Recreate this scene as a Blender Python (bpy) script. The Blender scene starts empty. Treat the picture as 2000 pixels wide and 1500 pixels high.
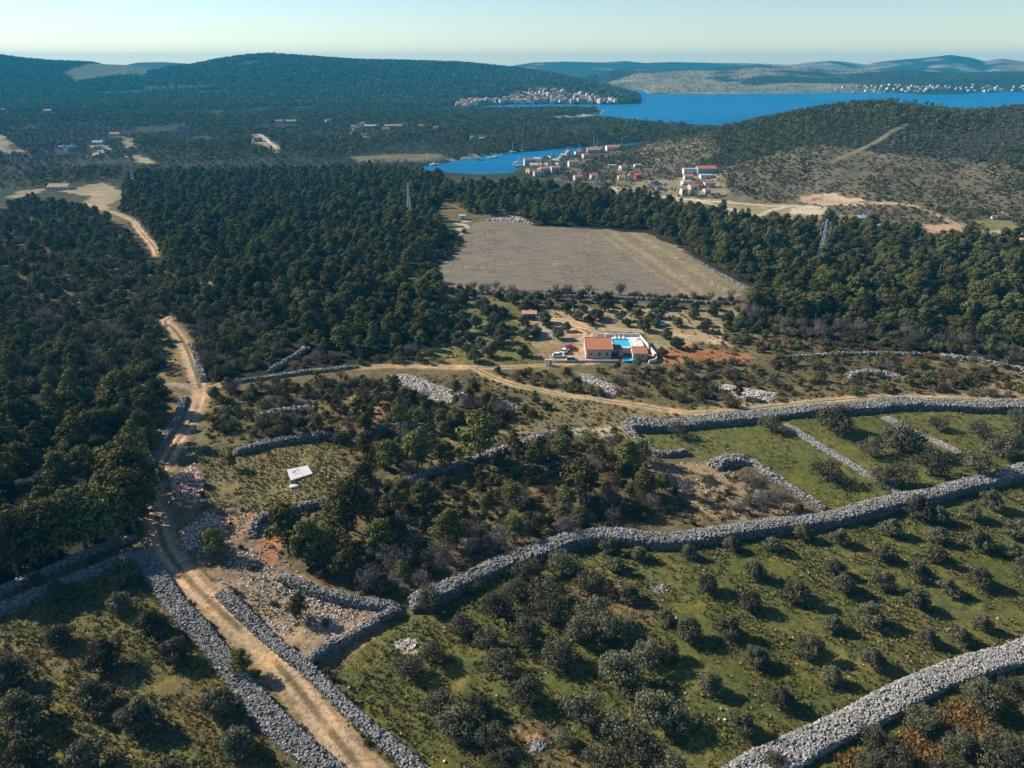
import bpy, math, random
import numpy as np
from mathutils import Vector, Matrix

# ------------------------------------------------------------------ camera, world, sun
SC = bpy.context.scene
COL = SC.collection
F = 1430.0                      # focal length in pixels of the 2000 px wide photograph
HC = 90.0                       # height of the drone over the olive groves
HORIZON = 118.0
PIT = math.atan((750.0 - HORIZON) / F)
SEA = -12.0
cam_d = bpy.data.cameras.new('drone_camera')
cam_d.sensor_width = 36.0
cam_d.lens = 36.0 * F / 2000.0
cam_d.clip_start = 1.0
cam_d.clip_end = 30000.0
cam = bpy.data.objects.new('drone_camera', cam_d)
cam.location = (0, 0, HC)
cam.rotation_euler = (math.pi / 2 - PIT, 0, 0)
COL.objects.link(cam)
SC.camera = cam

SUN_EL = math.radians(30.0)
SUN_AZ = math.radians(293.0)    # clockwise from +Y: low in the left, a little behind the scene
w = bpy.data.worlds.new('World')
SC.world = w
w.use_nodes = True
nt = w.node_tree
sky = nt.nodes.new('ShaderNodeTexSky')
sky.sky_type = 'NISHITA'
sky.sun_disc = False
sky.sun_elevation = SUN_EL
sky.sun_rotation = SUN_AZ
sky.air_density = 1.0
sky.dust_density = 0.0
sky.ozone_density = 4.0
nt.nodes['Background'].inputs['Strength'].default_value = 0.074
nt.links.new(sky.outputs[0], nt.nodes['Background'].inputs[0])

sun_d = bpy.data.lights.new('sun', 'SUN')
sun_d.energy = 5.0
sun_d.angle = math.radians(0.5)
sun_d.color = (1.0, 0.93, 0.82)
sun = bpy.data.objects.new('sun', sun_d)
SUNV = Vector((math.sin(SUN_AZ) * math.cos(SUN_EL), math.cos(SUN_AZ) * math.cos(SUN_EL), math.sin(SUN_EL)))
sun.rotation_euler = (-SUNV).to_track_quat('-Z', 'Y').to_euler()
sun.location = (-200, 100, 300)
COL.objects.link(sun)

vs = SC.view_settings
SC.display_settings.display_device = 'sRGB'
vs.view_transform = 'Standard'
vs.look = 'None'
vs.exposure = 0.9
vs.gamma = 1.0
vs.use_curve_mapping = False
SC.cycles.max_bounces = 5
SC.cycles.diffuse_bounces = 2
SC.cycles.glossy_bounces = 2
SC.cycles.transmission_bounces = 2
SC.cycles.volume_bounces = 0
SC.cycles.transparent_max_bounces = 4

RNG = np.random.default_rng(11)
random.seed(5)

# ------------------------------------------------------------------ small maths
CP, SP = math.cos(PIT), math.sin(PIT)

def ray(px, py):
    """Direction of the sight line through a point of the photograph."""
    a = (np.asarray(px, float) - 1000.0) / F
    v = (750.0 - np.asarray(py, float)) / F
    return a, CP + v * SP, -SP + v * CP

def at_level(px, py, z):
    a, b, c = ray(px, py)
    t = (z - HC) / np.minimum(c, -1e-3)
    return a * t, b * t

def project(x, y, z):
    zc = y * CP + (HC - z) * SP
    vy = y * SP - (HC - z) * CP
    zc = np.where(zc > 1, zc, 1e9)
    return 1000 + F * x / zc, 750 - F * vy / zc

def sm(t):
    t = np.clip(t, 0, 1)
    return t * t * (3 - 2 * t)

def _h(ix, iy, s):
    n = (ix.astype(np.int64) * 374761393 + iy.astype(np.int64) * 668265263 + s * 1442695041) & 0xffffffff
    n = ((n ^ (n >> 13)) * 1274126177) & 0xffffffff
    n = n ^ (n >> 16)
    return (n & 0xffff) / 65535.0

def vnoise(x, y, wl, s=0):
    x = np.asarray(x, float) / wl + 1000.5
    y = np.asarray(y, float) / wl + 1000.5
    ix, iy = np.floor(x).astype(np.int64), np.floor(y).astype(np.int64)
    fx, fy = x - ix, y - iy
    fx, fy = fx * fx * (3 - 2 * fx), fy * fy * (3 - 2 * fy)
    a, b = _h(ix, iy, s), _h(ix + 1, iy, s)
    c, d = _h(ix, iy + 1, s), _h(ix + 1, iy + 1, s)
    return (a + (b - a) * fx) * (1 - fy) + (c + (d - c) * fx) * fy

def fbm(x, y, wl, s=0, o=3):
    t, amp, tot = 0, 1.0, 0
    for k in range(o):
        t = t + amp * vnoise(x, y, wl / 2 ** k, s + 17 * k)
        tot += amp
        amp *= 0.5
    return t / tot

def inpoly(x, y, P):
    x, y = np.asarray(x, float), np.asarray(y, float)
    r = np.zeros(x.shape, bool)
    n = len(P)
    for i in range(n):
        x0, y0 = P[i]
        x1, y1 = P[(i + 1) % n]
        if y0 == y1:
            continue
        c = (y0 > y) != (y1 > y)
        r ^= c & (x < (x1 - x0) * (y - y0) / (y1 - y0) + x0)
    return r

def segdist(x, y, P, closed=False):
    d = np.full(np.shape(x), 1e9)
    n = len(P)
    for i in range(n if closed else n - 1):
        x0, y0 = P[i]
        x1, y1 = P[(i + 1) % n]
        dx, dy = x1 - x0, y1 - y0
        L = dx * dx + dy * dy + 1e-9
        t = np.clip(((x - x0) * dx + (y - y0) * dy) / L, 0, 1)
        d = np.minimum(d, np.hypot(x - x0 - t * dx, y - y0 - t * dy))
    return d

# ------------------------------------------------------------------ the lie of the land
def sea_poly(px):
    p = np.array(px, float)
    x, y = at_level(p[:, 0], p[:, 1], SEA)
    return list(zip(x, y))

BAY = sea_poly([(822, 326), (870, 318), (900, 312), (960, 303), (1000, 299), (1060, 294), (1100, 290), (1180, 284), (1255, 277),
                (1250, 282), (1215, 287), (1170, 293), (1135, 303), (1100, 307), (1055, 314), (1022, 323), (1008, 332), (1003, 342),
                (940, 344), (880, 340), (828, 334)])
CHANNEL = sea_poly([(936, 207.5), (1000, 204), (1060, 203.5), (1130, 204), (1200, 204), (1248, 203), (1254, 197), (1252, 189), (1236, 181),
                    (1212, 177.5), (1225, 175.5), (1256, 176), (1264, 183), (1300, 184), (1500, 183), (1640, 181), (1760, 182), (1790, 184.5),
                    (1880, 184), (1905, 181), (2000, 179.5), (2400, 178), (2900, 178), (2900, 250), (2400, 247), (2000, 243), (1700, 243),
                    (1450, 246), (1400, 248), (1345, 245), (1300, 242), (1240, 236), (1195, 233), (1172, 226), (1140, 230), (1085, 233.5),
                    (1082, 232.5), (1150, 227), (1174, 222), (1181, 217), (1164, 213.5), (1100, 213), (1000, 213.5), (940, 213)])

def prof(u, pts):
    p = np.array(pts, float)
    return np.interp(u, p[:, 0], p[:, 1])

HILLS = [
    # crest as seen against what lies behind (column, row), distance of crest, of foot, of back foot, relief
    dict(c=[(1080, 345), (1150, 318), (1230, 294), (1270, 284), (1330, 270), (1400, 257), (1450, 250), (1500, 236), (1560, 220), (1620, 211),
            (1700, 205), (1750, 201), (1800, 206), (1850, 212), (1900, 214), (1950, 210), (2000, 203), (2200, 190), (2600, 200), (3500, 230)],
         R=[(1000, 950), (3500, 950)], b=520, k=1290, n=3.0),
    dict(c=[(270, 150), (290, 137), (330, 133), (380, 128), (420, 120), (470, 111), (530, 107), (600, 112), (700, 119), (800, 121), (900, 124),
            (960, 130), (1000, 134), (1060, 143), (1120, 155), (1160, 168), (1200, 180), (1250, 196), (1262, 206)],
         R=[(270, 3300), (1000, 3200), (1060, 2950), (1120, 2700), (1160, 2450), (1200, 2300), (1250, 2150), (1262, 2120)], b=1980, k=4300, n=9.0),
    dict(c=[(-1200, 108), (-700, 106), (-400, 105), (-200, 106), (0, 109), (40, 115), (100, 121), (180, 124), (250, 127), (300, 134), (350, 142), (420, 155)],
         R=[(-1200, 3600), (420, 3600)], b=2250, k=4500, n=9.0),
    dict(c=[(180, 140), (230, 131), (270, 122), (320, 121), (390, 126), (440, 133)], R=[(0, 5500), (500, 5500)], b=4700, k=6300, n=0.0),
    dict(c=[(1120, 168), (1150, 150), (1190, 141), (1250, 136), (1300, 139), (1400, 135), (1480, 132), (1560, 133), (1650, 141), (1750, 136),
            (1850, 144), (1950, 141), (2100, 141), (2400, 136), (3200, 136)], R=[(1000, 3800), (3200, 3800)], b=2720, k=4500, n=14.0),
    dict(c=[(980, 132), (1040, 122), (1100, 120), (1180, 122), (1220, 119), (1260, 123), (1310, 121), (1400, 123), (1480, 124), (1540, 127),
            (1570, 123), (1620, 118), (1660, 122), (1690, 126), (1720, 120), (1760, 116), (1800, 113), (1850, 107), (1890, 112), (1920, 120),
            (1950, 114), (1980, 118), (2020, 123), (2100, 121), (2300, 124), (3200, 124)], R=[(900, 5500), (3200, 5500)], b=4500, k=6300, n=0.0),
]

def crest_z(u, row, R):
    a, b, c = ray(u, row)
    return HC + R * c / np.hypot(a, b)

def ground(x, y):
    """Height of the ground at a place (metres)."""
    shp = np.shape(x)
    x, y = np.atleast_1d(np.asarray(x, float)), np.atleast_1d(np.asarray(y, float))
    r = np.hypot(x, y)
    z = np.interp(r, [0, 380, 720, 1000, 12000], [0, 0, -7.5, -8.5, -8.5])
    z = z + (fbm(x, y, 70, 3, 2) - 0.5) * 1.6 * np.clip(r / 100, 0.3, 1) + (fbm(x, y, 17, 9, 2) - 0.5) * 0.5
    far = r > 450
    if far.any():
        xf, yf, rf, zf = x[far], y[far], r[far], z[far]
        yy = np.maximum(yf, 60.0)
        u = 1000 + F * xf / (yy * CP + 40 * SP)
        u = np.where(yf > 60, u, np.where(xf > 0, 9e3, -9e3))
        for hl in HILLS:
            c0, c1 = hl['c'][0][0], hl['c'][-1][0]
            ok = (u > c0 - 60) & (u < c1 + 300) & (rf > hl['b']) & (rf < hl['k'])
            if not ok.any():
                continue
            uo, ro = u[ok], rf[ok]
            R = prof(uo, hl['R'])
            zc = crest_z(uo, prof(uo, hl['c']), R)
            edge = sm((uo - (c0 - 60)) / 60) * sm((c1 + 300 - uo) / 300)
            zb = -13.0
            t = (ro - hl['b']) / np.maximum(R - hl['b'], 1)
            s = np.where(ro < R, 0.55 * sm(t) + 0.45 * np.clip(t, 0, 1), 1 - sm((ro - R) / (hl['k'] - R)))
            zz = zb + (zc - zb) * s * edge
            if hl['n']:
                zz = zz + (fbm(xf[ok], yf[ok], hl['b'] * 0.16, 41, 3) - 0.5) * 2.6 * hl['n'] * np.clip(s * 4 * (1 - s) , 0, 1)
            zf[ok] = np.maximum(zf[ok], zz)
        near_w = (rf > 680) & (rf < 6000) & (yf > 300) & (u > 700)
        if near_w.any():
            xw, yw, zw = xf[near_w], yf[near_w], zf[near_w]
            for P in (BAY, CHANNEL):
                d = segdist(xw, yw, P, True)
                i = inpoly(xw, yw, P)
                zw = np.where(i, SEA - 0.4 - np.minimum(5, d * 0.1), np.minimum(zw, SEA + 0.5 + 0.22 * d))
            zf[near_w] = zw
        z[far] = zf
    return z.reshape(shp)

def hit(px, py, up=0.0):
    """Where the sight lines through photograph points meet the ground (raised by up)."""
    px, py = np.atleast_1d(np.asarray(px, float)), np.atleast_1d(np.asarray(py, float))
    a, b, c = ray(px, py)
    n = np.sqrt(a * a + b * b + c * c)
    a, b, c = a / n, b / n, c / n
    ts = [40.0]
    while ts[-1] < 6500:
        ts.append(ts[-1] * 1.012 + 0.3)
    lo = np.full(px.shape, 40.0)
    hi = np.full(px.shape, np.nan)
    for t0, t1 in zip(ts[:-1], ts[1:]):
        m = np.isnan(hi)
        if not m.any():
            break
        zz = HC + c[m] * t1
        under = zz < np.maximum(ground(a[m] * t1, b[m] * t1), SEA) + up
        idx = np.where(m)[0]
        lo[idx[under]] = t0
        hi[idx[under]] = t1
    hi = np.where(np.isnan(hi), 6500, hi)
    for k in range(14):
        mid = (lo + hi) / 2
        under = HC + c * mid < np.maximum(ground(a * mid, b * mid), SEA) + up
        hi = np.where(under, mid, hi)
        lo = np.where(under, lo, mid)
    x, y = a * hi, b * hi
    return x, y, np.maximum(ground(x, y), SEA)

def wpoly(px):
    p = np.array(px, float)
    x, y, z = hit(p[:, 0], p[:, 1])
    return list(zip(x, y))

def resample(P, step, smooth=True):
    P = np.array(P, float)
    if smooth and len(P) > 2:
        out = []
        Q = np.vstack([2 * P[0] - P[1], P, 2 * P[-1] - P[-2]])
        for i in range(1, len(Q) - 2):
            p0, p1, p2, p3 = Q[i - 1], Q[i], Q[i + 1], Q[i + 2]
            for t in np.linspace(0, 1, 10, endpoint=False):
                out.append(0.5 * ((2 * p1) + (p2 - p0) * t + (2 * p0 - 5 * p1 + 4 * p2 - p3) * t * t + (3 * p1 - p0 - 3 * p2 + p3) * t ** 3))
        out.append(P[-1])
        P = np.array(out)
    d = np.r_[0, np.cumsum(np.linalg.norm(np.diff(P[:, :2], axis=0), axis=1))]
    n = max(2, int(d[-1] / step) + 1)
    s = np.linspace(0, d[-1], n)
    return np.stack([np.interp(s, d, P[:, k]) for k in range(P.shape[1])], 1)

# ------------------------------------------------------------------ mesh helpers
def mk_mesh(name, V, Q, mats, mi=None, attrs=None, smooth=False):
    """A mesh of quads (and triangles, given as quads with the last corner repeated)."""
    V = np.asarray(V, np.float32)
    Q = np.asarray(Q, np.int32)
    me = bpy.data.meshes.new(name)
    tri = Q[:, 2] == Q[:, 3]
    cnt = np.where(tri, 3, 4).astype(np.int32)
    keep = np.ones(Q.shape, bool)
    keep[:, 3] = ~tri
    loops = Q[keep]
    me.vertices.add(len(V))
    me.vertices.foreach_set('co', V.ravel())
    me.loops.add(len(loops))
    me.loops.foreach_set('vertex_index', loops)
    me.polygons.add(len(Q))
    me.polygons.foreach_set('loop_start', np.r_[0, np.cumsum(cnt)[:-1]].astype(np.int32))
    me.polygons.foreach_set('loop_total', cnt)
    for m in mats:
        me.materials.append(m)
    if mi is not None:
        me.polygons.foreach_set('material_index', np.asarray(mi, np.int32))
    me.polygons.foreach_set('use_smooth', np.full(len(Q), bool(smooth)))
    for k, (dom, typ, arr) in (attrs or {}).items():
        at = me.attributes.new(k, typ, dom)
        if typ == 'FLOAT':
            at.data.foreach_set('value', np.asarray(arr, np.float32).ravel())
        else:
            at.data.foreach_set('color', np.asarray(arr, np.float32).ravel())
    me.update(calc_edges=True)
    return me

class MB:
    """Collects boxes, tubes and sheets for one mesh."""
    def __init__(s):
        s.V, s.Q, s.M, s.n = [], [], [], 0
    def add(s, V, Q, m=0):
        V, Q = np.asarray(V, float), np.asarray(Q, int)
        s.V.append(V)
        s.Q.append(Q + s.n)
        s.M.append(np.full(len(Q), m))
        s.n += len(V)
        return s
    def box(s, x0, x1, y0, y1, z0, z1, m=0):
        V = [(x0, y0, z0), (x1, y0, z0), (x1, y1, z0), (x0, y1, z0), (x0, y0, z1), (x1, y0, z1), (x1, y1, z1), (x0, y1, z1)]
        return s.add(V, [(0, 3, 2, 1), (4, 5, 6, 7), (0, 1, 5, 4), (1, 2, 6, 5), (2, 3, 7, 6), (3, 0, 4, 7)], m)
    def hexa(s, V, m=0):
        return s.add(V, [(0, 3, 2, 1), (4, 5, 6, 7), (0, 1, 5, 4), (1, 2, 6, 5), (2, 3, 7, 6), (3, 0, 4, 7)], m)
    def tube(s, pts, rad, k=6, m=0, cap=True):
        pts = [Vector(p) for p in pts]
        rad = list(rad) if hasattr(rad, '__len__') else [rad] * len(pts)
        V, Q = [], []
        for i, p in enumerate(pts):
            d = (pts[min(i + 1, len(pts) - 1)] - pts[max(i - 1, 0)]).normalized()
            a = d.orthogonal().normalized() if abs(d.z) < 0.999 else Vector((1, 0, 0))
            b = d.cross(a)
            for j in range(k):
                t = 2 * math.pi * j / k
                V.append(p + (a * math.cos(t) + b * math.sin(t)) * rad[i])
        for i in range(len(pts) - 1):
            for j in range(k):
                Q.append((i * k + j, i * k + (j + 1) % k, (i + 1) * k + (j + 1) % k, (i + 1) * k + j))
        if cap:
            n = len(V)
            V += [pts[0], pts[-1]]
            e = (len(pts) - 1) * k
            for j in range(k):
                Q.append((n, (j + 1) % k, j, j))
                Q.append((n + 1, e + j, e + (j + 1) % k, e + (j + 1) % k))
        return s.add([tuple(v) for v in V], Q, m)
    def loft(s, rings, m=0, cap=True):
        k = len(rings[0])
        V = [tuple(p) for r in rings for p in r]
        Q = []
        for i in range(len(rings) - 1):
            for j in range(k):
                Q.append((i * k + j, i * k + (j + 1) % k, (i + 1) * k + (j + 1) % k, (i + 1) * k + j))
        if cap:
            n = len(V)
            V += [tuple(np.mean(rings[0], 0)), tuple(np.mean(rings[-1], 0))]
            e = (len(rings) - 1) * k
            for j in range(k):
                Q.append((n, (j + 1) % k, j, j))
                Q.append((n + 1, e + j, e + (j + 1) % k, e + (j + 1) % k))
        return s.add(V, Q, m)
    def mesh(s, name, mats, smooth=False, attrs=None):
        mats = mats if isinstance(mats, (list, tuple)) else [mats]
        return mk_mesh(name, np.vstack(s.V), np.vstack(s.Q), mats, np.concatenate(s.M), attrs, smooth)

def link(name, me, parent=None, loc=None, rz=None, sc=None):
    o = bpy.data.objects.new(name, me)
    COL.objects.link(o)
    if parent is not None:
        o.parent = parent
    if loc is not None:
        o.location = loc
    if rz is not None:
        o.rotation_euler = (0, 0, rz)
    if sc is not None:
        o.scale = (sc, sc, sc) if not hasattr(sc, '__len__') else sc
    return o

def tag(o, label=None, cat=None, group=None, kind=None):
    for k, v in (('label', label), ('category', cat), ('group', group), ('kind', kind)):
        if v:
            o[k] = v
    return o

def thing(name, label, cat, loc, rz=0.0, group=None, sc=None):
    o = link(name, None, None, loc, rz, sc)
    o.empty_display_size = 0.5
    return tag(o, label, cat, group)

def copy_tree(o, parent=None):
    c = o.copy()
    COL.objects.link(c)
    c.parent = parent
    for ch in list(o.children):
        copy_tree(ch, c)
    return c

ORD = ['first', 'second', 'third', 'fourth', 'fifth', 'sixth', 'seventh', 'eighth', 'ninth', 'tenth', 'eleventh', 'twelfth', 'thirteenth',
       'fourteenth', 'fifteenth', 'sixteenth', 'seventeenth', 'eighteenth', 'nineteenth', 'twentieth', 'twenty-first', 'twenty-second',
       'twenty-third', 'twenty-fourth', 'twenty-fifth', 'twenty-sixth', 'twenty-seventh', 'twenty-eighth', 'twenty-ninth', 'thirtieth'] + \
      ['thirty-' + k for k in ('first', 'second', 'third', 'fourth', 'fifth', 'sixth', 'seventh', 'eighth', 'ninth')]

# ------------------------------------------------------------------ materials
def mat(name):
    m = bpy.data.materials.new(name)
    m.use_nodes = True
    t = m.node_tree
    return m, t, t.nodes['Principled BSDF'], t.nodes['Material Output']

def N(t, typ, **kw):
    n = t.nodes.new(typ)
    for k, v in kw.items():
        if k in n.inputs:
            n.inputs[k].default_value = v
        else:
            setattr(n, k, v)
    return n

def mixc(t, a, b, f, blend='MIX'):
    n = t.nodes.new('ShaderNodeMix')
    n.data_type = 'RGBA'
    n.blend_type = blend
    for sock, v in ((n.inputs[0], f), (n.inputs[6], a), (n.inputs[7], b)):
        if isinstance(v, bpy.types.NodeSocket):
            t.links.new(v, sock)
        else:
            sock.default_value = v if not isinstance(v, tuple) or len(v) == 4 else (*v, 1)
    return n.outputs[2]

def ramp(t, fac, a, b, lo=0.0, hi=1.0):
    n = N(t, 'ShaderNodeMapRange')
    t.links.new(fac, n.inputs[0])
    n.inputs[1].default_value, n.inputs[2].default_value = lo, hi
    n.inputs[3].default_value, n.inputs[4].default_value = a, b
    return n.outputs[0]

def noise(t, scale, detail=3.0, rough=0.6, coord=None):
    n = N(t, 'ShaderNodeTexNoise')
    n.inputs['Scale'].default_value = scale
    n.inputs['Detail'].default_value = detail
    n.inputs['Roughness'].default_value = rough
    if coord is not None:
        t.links.new(coord, n.inputs['Vector'])
    return n.outputs[0]

def plain(name, c, rough=0.8, var=0.12, scale=1.5, metal=0.0, spec=0.3):
    """A painted, plastered or metal surface with slight unevenness."""
    m, t, p, o = mat(name)
    geo = N(t, 'ShaderNodeNewGeometry')
    n = noise(t, scale, 4, 0.65, geo.outputs['Position'])
    a = tuple(max(0, v * (1 - var)) for v in c)
    b = tuple(min(1, v * (1 + var)) for v in c)
    t.links.new(mixc(t, a, b, ramp(t, n, 0, 1, 0.3, 0.7)), p.inputs['Base Color'])
    p.inputs['Roughness'].default_value = rough
    p.inputs['Metallic'].default_value = metal
    p.inputs['Specular IOR Level'].default_value = spec
    return m

def foliage(name, dark, light, trans=0.15, hue=0.12):
    m, t, p, o = mat(name)
    at = N(t, 'ShaderNodeAttribute', attribute_name='tint')
    oi = N(t, 'ShaderNodeObjectInfo')
    c = mixc(t, dark, light, at.outputs['Fac'])
    hs = N(t, 'ShaderNodeHueSaturation')
    t.links.new(c, hs.inputs['Color'])
    t.links.new(ramp(t, oi.outputs['Random'], 0.5 - hue * 0.22, 0.5 + hue * 0.12), hs.inputs['Hue'])
    t.links.new(ramp(t, oi.outputs['Random'], 0.62, 1.42), hs.inputs['Value'])
    d = N(t, 'ShaderNodeBsdfDiffuse')
    tr = N(t, 'ShaderNodeBsdfTranslucent')
    mx = N(t, 'ShaderNodeMixShader')
    mx.inputs[0].default_value = trans
    t.links.new(hs.outputs[0], d.inputs['Color'])
    t.links.new(hs.outputs[0], tr.inputs['Color'])
    t.links.new(d.outputs[0], mx.inputs[1])
    t.links.new(tr.outputs[0], mx.inputs[2])
    t.links.new(mx.outputs[0], o.inputs['Surface'])
    t.nodes.remove(p)
    return m

def ground_mat(name, attr='cover', fine=1.0, bump=0.25):
    m, t, p, o = mat(name)
    at = N(t, 'ShaderNodeAttribute', attribute_name=attr)
    geo = N(t, 'ShaderNodeNewGeometry')
    P = geo.outputs['Position']
    n1 = noise(t, 1.5 * fine, 6, 0.78, P)
    n2 = noise(t, 0.14, 5, 0.7, P)
    n3 = noise(t, 4.0 * fine, 2, 0.6, P)
    n4 = noise(t, 0.035, 4, 0.6, P)
    n5 = noise(t, 0.45, 4, 0.75, P)
    c = at.outputs['Color']
    c = mixc(t, c, (0.50, 0.52, 0.45, 1), ramp(t, n1, 1.0, 0, 0.36, 0.54), 'MULTIPLY')
    c = mixc(t, c, (1.75, 1.42, 1.15, 1), ramp(t, n2, 0, 1, 0.48, 0.68), 'MULTIPLY')
    c = mixc(t, c, (0.74, 0.80, 0.72, 1), ramp(t, n4, 0, 1, 0.46, 0.60), 'MULTIPLY')
    c = mixc(t, c, (0.68, 0.71, 0.66, 1), ramp(t, n5, 0, 1, 0.50, 0.62), 'MULTIPLY')
    c = mixc(t, c, (1.6, 1.5, 1.35, 1), ramp(t, n3, 0, 0.9, 0.58, 0.72), 'MULTIPLY')
    t.links.new(c, p.inputs['Base Color'])
    p.inputs['Roughness'].default_value = 0.95
    p.inputs['Specular IOR Level'].default_value = 0.05
    b = N(t, 'ShaderNodeBump')
    b.inputs['Strength'].default_value = 0.6
    b.inputs['Distance'].default_value = bump
    t.links.new(n1, b.inputs['Height'])
    t.links.new(b.outputs[0], p.inputs['Normal'])
    return m

def stone_mat(name, a, b, scale=2.2):
    m, t, p, o = mat(name)
    at = N(t, 'ShaderNodeAttribute', attribute_name='tint')
    geo = N(t, 'ShaderNodeNewGeometry')
    n = noise(t, 3.0, 4, 0.7, geo.outputs['Position'])
    c = mixc(t, a, b, at.outputs['Fac'])
    c = mixc(t, c, (0.6, 0.6, 0.58, 1), ramp(t, n, 0, 0.8, 0.45, 0.7), 'MULTIPLY')
    t.links.new(c, p.inputs['Base Color'])
    p.inputs['Roughness'].default_value = 0.95
    p.inputs['Specular IOR Level'].default_value = 0.1
    return m

M = {}
M['ground'] = ground_mat('earth_and_turf')
M['road'] = ground_mat('beaten_earth', fine=0.8, bump=0.08)
M['stone'] = stone_mat('limestone', (0.095, 0.093, 0.087), (0.31, 0.295, 0.265))
M['rubble'] = stone_mat('pale_rubble', (0.27, 0.24, 0.20), (0.52, 0.47, 0.40))
M['pale'] = stone_mat('pale_limestone', (0.15, 0.142, 0.128), (0.40, 0.375, 0.335))
M['pink'] = stone_mat('reddish_stone', (0.16, 0.125, 0.10), (0.34, 0.285, 0.24))
M['core'] = stone_mat('wall_fill', (0.07, 0.068, 0.064), (0.15, 0.145, 0.135))
M['olive'] = foliage('olive_leaves', (0.046, 0.047, 0.024), (0.150, 0.144, 0.084), 0.12, 0.10)
M['pine'] = foliage('pine_needles', (0.047, 0.053, 0.016), (0.165, 0.155, 0.050), 0.12, 0.16)
M['scrub'] = foliage('scrub_leaves', (0.046, 0.049, 0.019), (0.155, 0.142, 0.058), 0.12, 0.25)
M['twig'] = foliage('bare_twigs', (0.085, 0.070, 0.058), (0.17, 0.145, 0.125), 0.0, 0.05)
M['dry'] = foliage('dry_leaves', (0.115, 0.078, 0.038), (0.25, 0.175, 0.085), 0.1, 0.1)
M['straw'] = foliage('dry_grass', (0.12, 0.095, 0.042), (0.25, 0.20, 0.095), 0.1, 0.12)
M['grass'] = foliage('grass_blades', (0.050, 0.056, 0.018), (0.140, 0.132, 0.050), 0.1, 0.15)
M['fern'] = foliage('dry_bracken', (0.19, 0.11, 0.034), (0.34, 0.21, 0.075), 0.1, 0.1)
M['bark'] = plain('bark', (0.13, 0.11, 0.09), 0.95, 0.3, 6)
M['white'] = plain('white_render', (0.62, 0.60, 0.56), 0.8, 0.06, 0.6)
M['beige'] = plain('beige_render', (0.52, 0.45, 0.36), 0.9, 0.12, 0.8)
M['stonewall'] = plain('stone_masonry', (0.42, 0.38, 0.31), 0.9, 0.25, 1.6)
M['yellow'] = plain('yellow_render', (0.62, 0.50, 0.25), 0.9, 0.1, 0.8)
M['pink'] = plain('pink_render', (0.62, 0.42, 0.34), 0.9, 0.1, 0.8)
M['bluewall'] = plain('blue_render', (0.16, 0.30, 0.42), 0.8, 0.1, 0.8)
M['greywall'] = plain('grey_concrete', (0.40, 0.40, 0.39), 0.9, 0.12, 0.8)
M['glass'] = plain('window_glass', (0.03, 0.04, 0.05), 0.15, 0.1, 1, 0, 0.6)
M['darkroof'] = plain('dark_roof', (0.11, 0.085, 0.08), 0.9, 0.2, 1)
M['greyroof'] = plain('grey_roof', (0.33, 0.33, 0.33), 0.85, 0.12, 1)
M['steel'] = plain('galvanised_steel', (0.30, 0.36, 0.38), 0.6, 0.1, 1, 0.2, 0.4)
M['rubber'] = plain('rubber', (0.02, 0.02, 0.02), 0.9, 0.1)
M['chrome'] = plain('wheel_metal', (0.45, 0.45, 0.46), 0.4, 0.05, 1, 0.8)
M['lamp'] = plain('lamp_glass', (0.75, 0.75, 0.72), 0.2, 0.03)
M['wood'] = plain('weathered_wood', (0.36, 0.25, 0.15), 0.85, 0.2, 3)
M['concrete'] = plain('pale_concrete', (0.50, 0.49, 0.46), 0.9, 0.12, 1.2)
M['deck'] = plain('white_paving', (0.60, 0.57, 0.53), 0.8, 0.1, 0.9)
M['poolwater'] = plain('pool_water', (0.03, 0.42, 0.55), 0.15, 0.12, 0.7, 0, 0.4)
M['tarp'] = plain('blue_vinyl', (0.01, 0.14, 0.36), 0.5, 0.1, 1)
M['red'] = plain('red_paint', (0.42, 0.025, 0.025), 0.4, 0.08)
M['carwhite'] = plain('white_paint', (0.74, 0.75, 0.76), 0.35, 0.03)
M['carsilver'] = plain('silver_paint', (0.42, 0.46, 0.42), 0.35, 0.04)
M['hull'] = plain('white_gelcoat', (0.78, 0.78, 0.76), 0.35, 0.03)
M['hulldark'] = plain('dark_gelcoat', (0.06, 0.09, 0.14), 0.35, 0.05)
M['alu'] = plain('mast_alloy', (0.66, 0.66, 0.64), 0.4, 0.04)

def roof_mat(name, a, b):
    m, t, p, o = mat(name)
    tc = N(t, 'ShaderNodeTexCoord')
    wv = N(t, 'ShaderNodeTexWave', wave_type='BANDS', bands_direction='X')
    wv.inputs['Scale'].default_value = 1.1
    wv.inputs['Distortion'].default_value = 0.4
    t.links.new(tc.outputs['Object'], wv.inputs['Vector'])
    n = noise(t, 2.0, 5, 0.7, tc.outputs['Object'])
    c = mixc(t, a, b, ramp(t, n, 0, 1, 0.35, 0.65))
    c = mixc(t, c, (0.78, 0.74, 0.72, 1), ramp(t, wv.outputs['Fac'], 0, 0.7, 0.5, 1.0), 'MULTIPLY')
    t.links.new(c, p.inputs['Base Color'])
    p.inputs['Roughness'].default_value = 0.9
    return m

M['roof'] = roof_mat('clay_tiles', (0.42, 0.12, 0.06), (0.55, 0.20, 0.11))
M['roofold'] = roof_mat('weathered_tiles', (0.34, 0.17, 0.11), (0.47, 0.27, 0.19))
M['rooforange'] = roof_mat('new_clay_tiles', (0.50, 0.16, 0.075), (0.62, 0.25, 0.125))
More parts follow.
